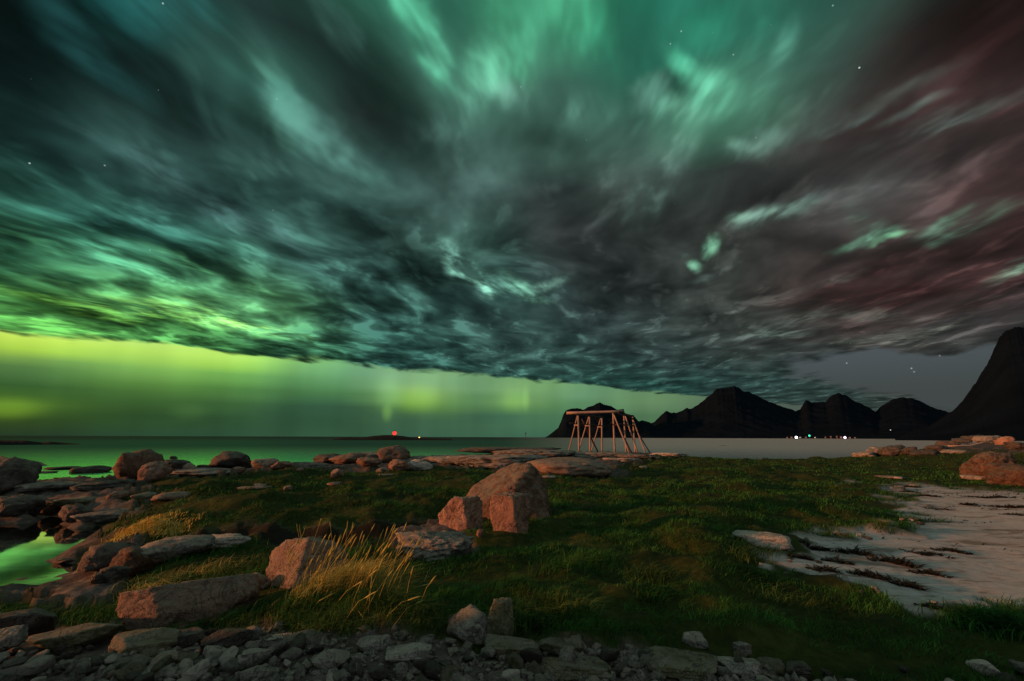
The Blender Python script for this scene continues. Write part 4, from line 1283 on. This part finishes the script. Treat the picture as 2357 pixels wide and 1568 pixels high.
def pebbles():
    V, F = [], []
    u, f = ico(1)
    n = 0
    P = np.stack([rng.uniform(-60, 62, 26000), np.exp(rng.uniform(math.log(1.9), math.log(5.2), 26000))], 1)
    xy = np.stack([P[:, 1] * np.sin(np.radians(P[:, 0])), P[:, 1] * np.cos(np.radians(P[:, 0]))], 1)
    rk = grid_sample(xy, G[4])
    xy = xy[rk > .6][:7000]
    hz = grid_sample(xy, G[2])
    for (x, y), z in zip(xy, hz):
        s = .008 + .042 * rng.random() ** 2.5
        v = u * (s * rng.uniform(.6, 1.4, 3)) * (1 + .25 * rng.normal(size=(len(u), 1))) + np.array([x, y, z + s * .2])
        V.append(v)
        F.append(f + n)
        n += len(u)
    o = mesh_np('gravel', np.concatenate(V), None, np.concatenate(F), M['grey'], None, False)
    tag(o, 'fine broken gravel between the rubble stones', 'gravel', None, 'stuff')


pebbles()

# driftwood log on the bank
pa, pb, pc = at(2184, 1030), at(2236, 1026), at(2284, 1013)
dl = empty('driftwood_log', tuple(pa), 'long pale driftwood log lying across the bank rocks', 'driftwood')
dA = float(np.linalg.norm(pa))
q = [Vector(point_at_depth(a, b, float((pa - CAM_P) @ (CAM_R @ np.array([0, 0, -1.0]))) + o)) for a, b, o in ((2182, 1027, -.6), (2205, 1026.5, -.6), (2232, 1026, -.4), (2258, 1020, -.2), (2284, 1013, 0))]
MB().tube([v - Vector(pa) for v in q], [.16, .2, .2, .17, .12], 10, .12, 4).build('trunk', M['paleplank'], dl)
MB().tube([q[3] - Vector(pa), q[3] - Vector(pa) + Vector((.3, -.1, .45))], [.07, .03], 6).build('branch_stub', M['paleplank'], dl)


# ---------------------------------------------------------------- grass
def blades(name, xy, z, h, w, lean, mat, parent=None, origin=(0, 0, 0), curl=.5, leandir=None, spread=.8):
    n = len(xy)
    a = rng.uniform(0, 2 * math.pi, n)
    wv = np.stack([np.cos(a), np.sin(a), np.zeros(n)], 1) * (w / 2)[:, None]
    b = rng.uniform(0, 2 * math.pi, n)
    ld = np.stack([np.cos(b), np.sin(b)], 1) * spread + np.array(leandir if leandir is not None else (.55, .15))
    ld = ld * lean[:, None]
    root = np.concatenate([xy, z[:, None]], 1)
    mid = root + np.concatenate([ld * (h * .45)[:, None], (h * .62)[:, None]], 1)
    tip = root + np.concatenate([ld * (h * (1.0 + curl))[:, None], (h * (1.0 - .25 * curl * np.clip(lean, 0, 1.5)))[:, None]], 1)
    V = np.stack([root - wv, root + wv, mid + wv * .8, mid - wv * .8, tip], 1).reshape(-1, 3) - np.array(origin)
    k = np.arange(n)[:, None] * 5
    return mesh_np(name, V, k + np.array([[0, 1, 2, 3]]), k + np.array([[3, 2, 4]]), mat, parent, True)


def turf():
    n = 420000
    az = rng.uniform(rad(-60), rad(60), n)
    r = np.exp(rng.uniform(math.log(2.0), math.log(75), n))
    xy = np.stack([r * np.sin(az), r * np.cos(az)], 1)
    h = grid_sample(xy, G[2])
    s = grid_sample(xy, G[3])
    b = grid_sample(xy, G[4])
    cl = fbm(xy * np.array([1.1, 1.9]), 4, .6, 91)
    ok = (h > .74) & (s < .5) & (b < .5) & (cl > -.10 + .12 * rng.normal(size=n))
    edge = (s > .02) | (b > .02)
    ok &= ~(edge & (rng.random(n) < .25))
    xy, h, cl, r = xy[ok], h[ok], cl[ok], r[ok]
    rough_patch = np.clip(fbm(xy * .33 + 5, 2, .5, 13) + .25, 0, 1)
    hh = (.026 + .10 * np.clip(cl + .3, 0, 1.2) + .05 * rough_patch) * rng.uniform(.5, 1.35, len(xy))
    w = np.maximum(.0042, r * .00095) * rng.uniform(.7, 1.3, len(xy))
    o = blades('grass', xy, h - .012, hh, w, rng.uniform(.3, 1.3, len(xy)), M['turf'])
    tag(o, 'short windblown turf covering the shore meadow', 'grass', None, 'stuff')


turf()


def clump(name, label, px, py, wpx, npx, hpx, mat, leanv, count, bw, lean=(.4, 1.0), group=None, depth=.8, curl=.8, cat='grass tuft'):
    p, k = place(px, py)
    W = wpx * k * .5
    root = empty(name, tuple(p), label, cat, group)
    a = rng.normal(size=(count, 2)) * .5
    hd = np.array([p[0], p[1]]) / math.hypot(p[0], p[1])
    sd = np.array([hd[1], -hd[0]])
    xy = np.array([p[0], p[1]]) + a[:, :1] * sd * W + a[:, 1:] * hd * W * depth
    z = grid_sample(xy, G[2])
    blades('leaves', xy, z - .01, hpx * k * rng.uniform(.4, 1.1, count), np.full(count, bw) * rng.uniform(.7, 1.3, count), rng.uniform(lean[0], lean[1], count), M[mat], root, tuple(p), curl, leanv)
    return root, p, k, W, sd, hd


def stalks(root, p, spots, k, seed):
    r_ = random.Random(seed)
    for i, (bx, by, tx, ty) in enumerate(spots):
        b = at(bx, by)
        dep = float((b - CAM_P) @ (CAM_R @ np.array([0, 0, -1.0])))
        tp = point_at_depth(tx, ty, dep + r_.uniform(-.25, .2))
        b, tp = Vector(b), Vector(tp)
        mid = b.lerp(tp, .55) + Vector((0, 0, .03 + .02 * r_.random()))
        o = MB().tube([b - Vector((0, 0, .03)), mid, tp], [.0026, .0022, .0014], 5).build('stalk', M['drygrass'], root, offset=p)
        d = (tp - mid).normalized()
        s = r_.uniform(.6, 1.1)
        MB().tube([tp - d * .11 * s, tp - d * .05 * s, tp + d * .01, tp + d * .05 * s], [.0025, .0062, .0055, .0015], 6, .25, i).build('seed_head', M['drygrass'], o, offset=p)


rs = random.Random(5)
t1 = clump('grass_clump', 'tall golden grass with seed heads leaning over the flat faced orange boulder', 790, 1352, 200, 0, 66, 'drygrass', (.75, .1), 2200, .0042, (.3, .9), None, .5, cat='tall grass')
sp = []
for i in range(84):
    bx = rs.uniform(640, 900)
    by = 1345 + rs.uniform(-14, 26) + (bx - 640) * .02
    L = rs.uniform(60, 150)
    a = rad(rs.uniform(52, 76))
    sp.append((bx, by, bx + L * math.cos(a), by - L * math.sin(a)))
for q_ in ((700,1330,684,1212),(700,1335,690,1214),(770,1330,760,1205),(790,1330,800,1205),(800,1330,812,1208),(715,1335,755,1245),(850,1340,905,1212),(858,1345,908,1214),(840,1340,880,1225)):
    sp.append(q_)
stalks(t1[0], t1[1], sp, t1[2], 3)
t2 = clump('grass_clump', 'sparser green and gold grass with drooping seed heads before the golden clump', 830, 1425, 260, 0, 52, 'leafgrass', (.4, .0), 1500, .005, (.5, 1.4), None, .6, cat='tall grass')
sp = []
for (bx, by, tx, ty) in ((800,1430,830,1345),(830,1425,880,1290),(820,1440,900,1318),(880,1420,960,1375),(860,1400,930,1250),(900,1440,968,1385),(780,1440,860,1365),(845,1440,856,1330),(930,1400,950,1310),(900,1390,940,1300),(960,1400,1000,1330),(700,1420,760,1370),(840,1450,828,1410),(760,1400,830,1340),(910,1380,985,1345)):
    sp.append((bx, by, tx, ty))
stalks(t2[0], t2[1], sp, t2[2], 9)
TG = 'tufts of long grass'
for px, py, w, h, m, n_, lb in ((1210,1425,180,52,'leafgrass',650,'arching tuft of long green grass behind the upright stump shaped stone'), (1310,1420,120,44,'leafgrass',400,'arching tuft of long green grass past the upright stump shaped stone'),
        (690,1430,150,34,'leafgrass',450,'low tuft of green grass under the orange lit boulder'), (980,1425,150,36,'leafgrass',450,'low tuft of green grass between the gold clump and the stump shaped stone'), (330,1365,110,46,'drygrass',260,'dry brown tuft in front of the brown pool boulder'),
        (520,1330,200,34,'leafgrass',420,'olive tuft behind the long grey boulder'), (620,1290,180,30,'leafgrass',380,'olive tuft in the gully behind the orange lit boulder'), (560,1445,120,26,'leafgrass',260,'short tuft along the foot of the long grey boulder'), (470,1320,140,30,'drygrass',220,'dry tuft between the brown pool boulder and the long grey boulder')):
    clump('grass_tuft', lb, px, py, w, 0, h, m, (.5, 0), n_, .006, (.5, 1.5), TG, .7)
for q in range(26):
    bx, by = rs.uniform(1250, 2080), rs.uniform(1105, 1400)
    pp = at(bx, by)
    if bool(inside(SAND[0], pp[None, :2])[0]):
        continue
    clump('grass_tuft', 'taller ragged tuft of grass scattered in the open turf beside the sand', bx, by, rs.uniform(50, 110) * (by - 1000) / 250, 0, rs.uniform(22, 36) * (by - 1000) / 260, ('leafgrass', 'leafgrass', 'turf')[q % 3], (.5, 0), 130, .0055 * 1.3, (.4, 1.4), 'tufts in the open turf', .7)
G8 = 'little stones along the ragged edge of the sand'
for q in range(22):
    bx, by = rs.choice(((1800, 1270), (1860, 1300), (1930, 1322), (2010, 1366), (2090, 1130), (2080, 1205), (1960, 1240), (2180, 1398), (2060, 1120)))
    R('stone', 'little stone half buried at the ragged edge of the sand', bx + rs.uniform(-45, 45), by + rs.uniform(-9, 9), rs.uniform(8, 22), rs.uniform(4, 9), rs.choice(('dark', 'grey', 'pale')), .8, 900 + q, cat='stone', group=G8, sub=3)
clump('grass_mound', 'yellow lit grassy mound beside the pool', 308, 1226, 124, 0, 15, 'mound_straw', (.4, .1), 3400, .016, (.3, 1.0), None, .9, cat='grass mound')
clump('grass_mound', 'small yellow grassy hummock at the edge of the turf bank', 400, 1224, 90, 0, 12, 'mound_straw', (.4, .1), 600, .012, (.3, 1.0), None, .6, cat='grass mound')

# seaweed and tufts strewn on the sand
WG = 'clumps of seaweed strewn on the sand'
SW = [(2190,1270,60,9,'long strand of seaweed in the open middle of the sand'),(2130,1276,80,8,'seaweed strand joined to the long strand on the open sand'),(2096,1122,32,6,'small dark clump of seaweed nearest the far sand corner'),(2090,1133,30,5,'second small clump of seaweed near the far sand corner'),(2140,1143,36,6,'clump of seaweed below the two far corner clumps'),
      (2290,1146,90,6,'thin strand of seaweed under the orange boulders'),(2228,1163,26,8,'pointed lump of seaweed alone on the far sand'),(2160,1172,50,4,'thin scrap of seaweed in the middle distance of the sand'),(2330,1168,80,8,'dark strand of seaweed by the picture edge of the sand'),(2340,1186,50,5,'thin strand of seaweed below the dark one by the picture edge'),
      (1880,1266,60,12,'seaweed bank along the near edge of the sand tongue'),(1966,1276,62,15,'thick seaweed in the sand tongue'),(2060,1298,80,18,'large dark heap of seaweed at the tip of the turf'),(2136,1322,64,11,'trailing tip of seaweed reaching out on the sand'),(1846,1286,44,10,'seaweed between the pale flat slab and the sand'),
      (1926,1294,52,12,'ragged seaweed over the pale strip of sand'),(2004,1328,72,16,'seaweed heap where the near turf ends'),(2086,1350,50,15,'dark seaweed lump in front of the large heap'),(1896,1314,56,11,'low seaweed on the pale strip by the turf'),(2150,1400,60,9,'seaweed at the near edge of the sand')]
for px, py, w, h, lb in SW:
    p, k = place(px, py)
    W, H = w * k, max(h * k, .03)
    n_ = 130
    a = np.clip(rng.normal(size=(n_, 2)) * .42, -.8, .8)
    bendw = .11 * np.sin(a[:, :1] * rng.uniform(3, 6) + rng.uniform(0, 6)) + .05 * np.sin(a[:, :1] * 11 + rng.uniform(0, 6))
    hd = np.array([p[0], p[1]]) / math.hypot(p[0], p[1])
    sd = np.array([hd[1], -hd[0]])
    dd = min(1.0, .55 + 0 * W)
    xy = np.array([p[0], p[1]]) + a[:, :1] * sd * W * .7 + (a[:, 1:] * hd * W * .38 * dd * (.35 + .65 * np.abs(np.sin(a[:, :1] * 5 + W * 9)))) + bendw * hd * W + (a[:, :1] * hd * W * .1)
    z = grid_sample(xy, G[2])
    cen = np.exp(-(a ** 2).sum(1) * 1.6)
    o = blades('seaweed', xy, z - .005, H * (.3 + .9 * cen) * rng.uniform(.5, 1.1, n_), np.full(n_, max(.03, W * .05)) * rng.uniform(.6, 1.4, n_), rng.uniform(.5, 2.2, n_), M['weed'], None, tuple(p), .9, (.3, 0), 1.0)
    o.location = tuple(p)
    tag(o, lb, 'seaweed', WG)
n_ = 9000
q_ = np.stack([rng.uniform(3.2, 22, n_), rng.uniform(4.5, 24, n_)], 1)
keep = (grid_sample(q_, G[3]) > .6) & (fbm(q_ * np.array([.5, 1.1]), 3, .6, 37) > .12 + .25 * rng.random(n_))
q_ = q_[keep]
tag(blades('seaweed_litter', q_, grid_sample(q_, G[2]) - .004, np.full(len(q_), .035) * rng.uniform(.4, 1.4, len(q_)), .012 + .0016 * np.hypot(q_[:, 0], q_[:, 1]) * rng.uniform(.5, 1.5, len(q_)), rng.uniform(1, 2.4, len(q_)), M['weed'], None, (0, 0, 0), .9, (.3, 0), 1.2),
    'fine scraps of dry seaweed scattered over the sand', 'seaweed litter', None, 'stuff')
# dark grassy hummock in front of the sand
clump('grass_mound', 'dark rounded hummock of grass in front of the sand by the corner', 2290, 1440, 150, 0, 40, 'turf', (.2, .1), 2200, .010, (.3, 1.0), None, .8, cat='grass mound')
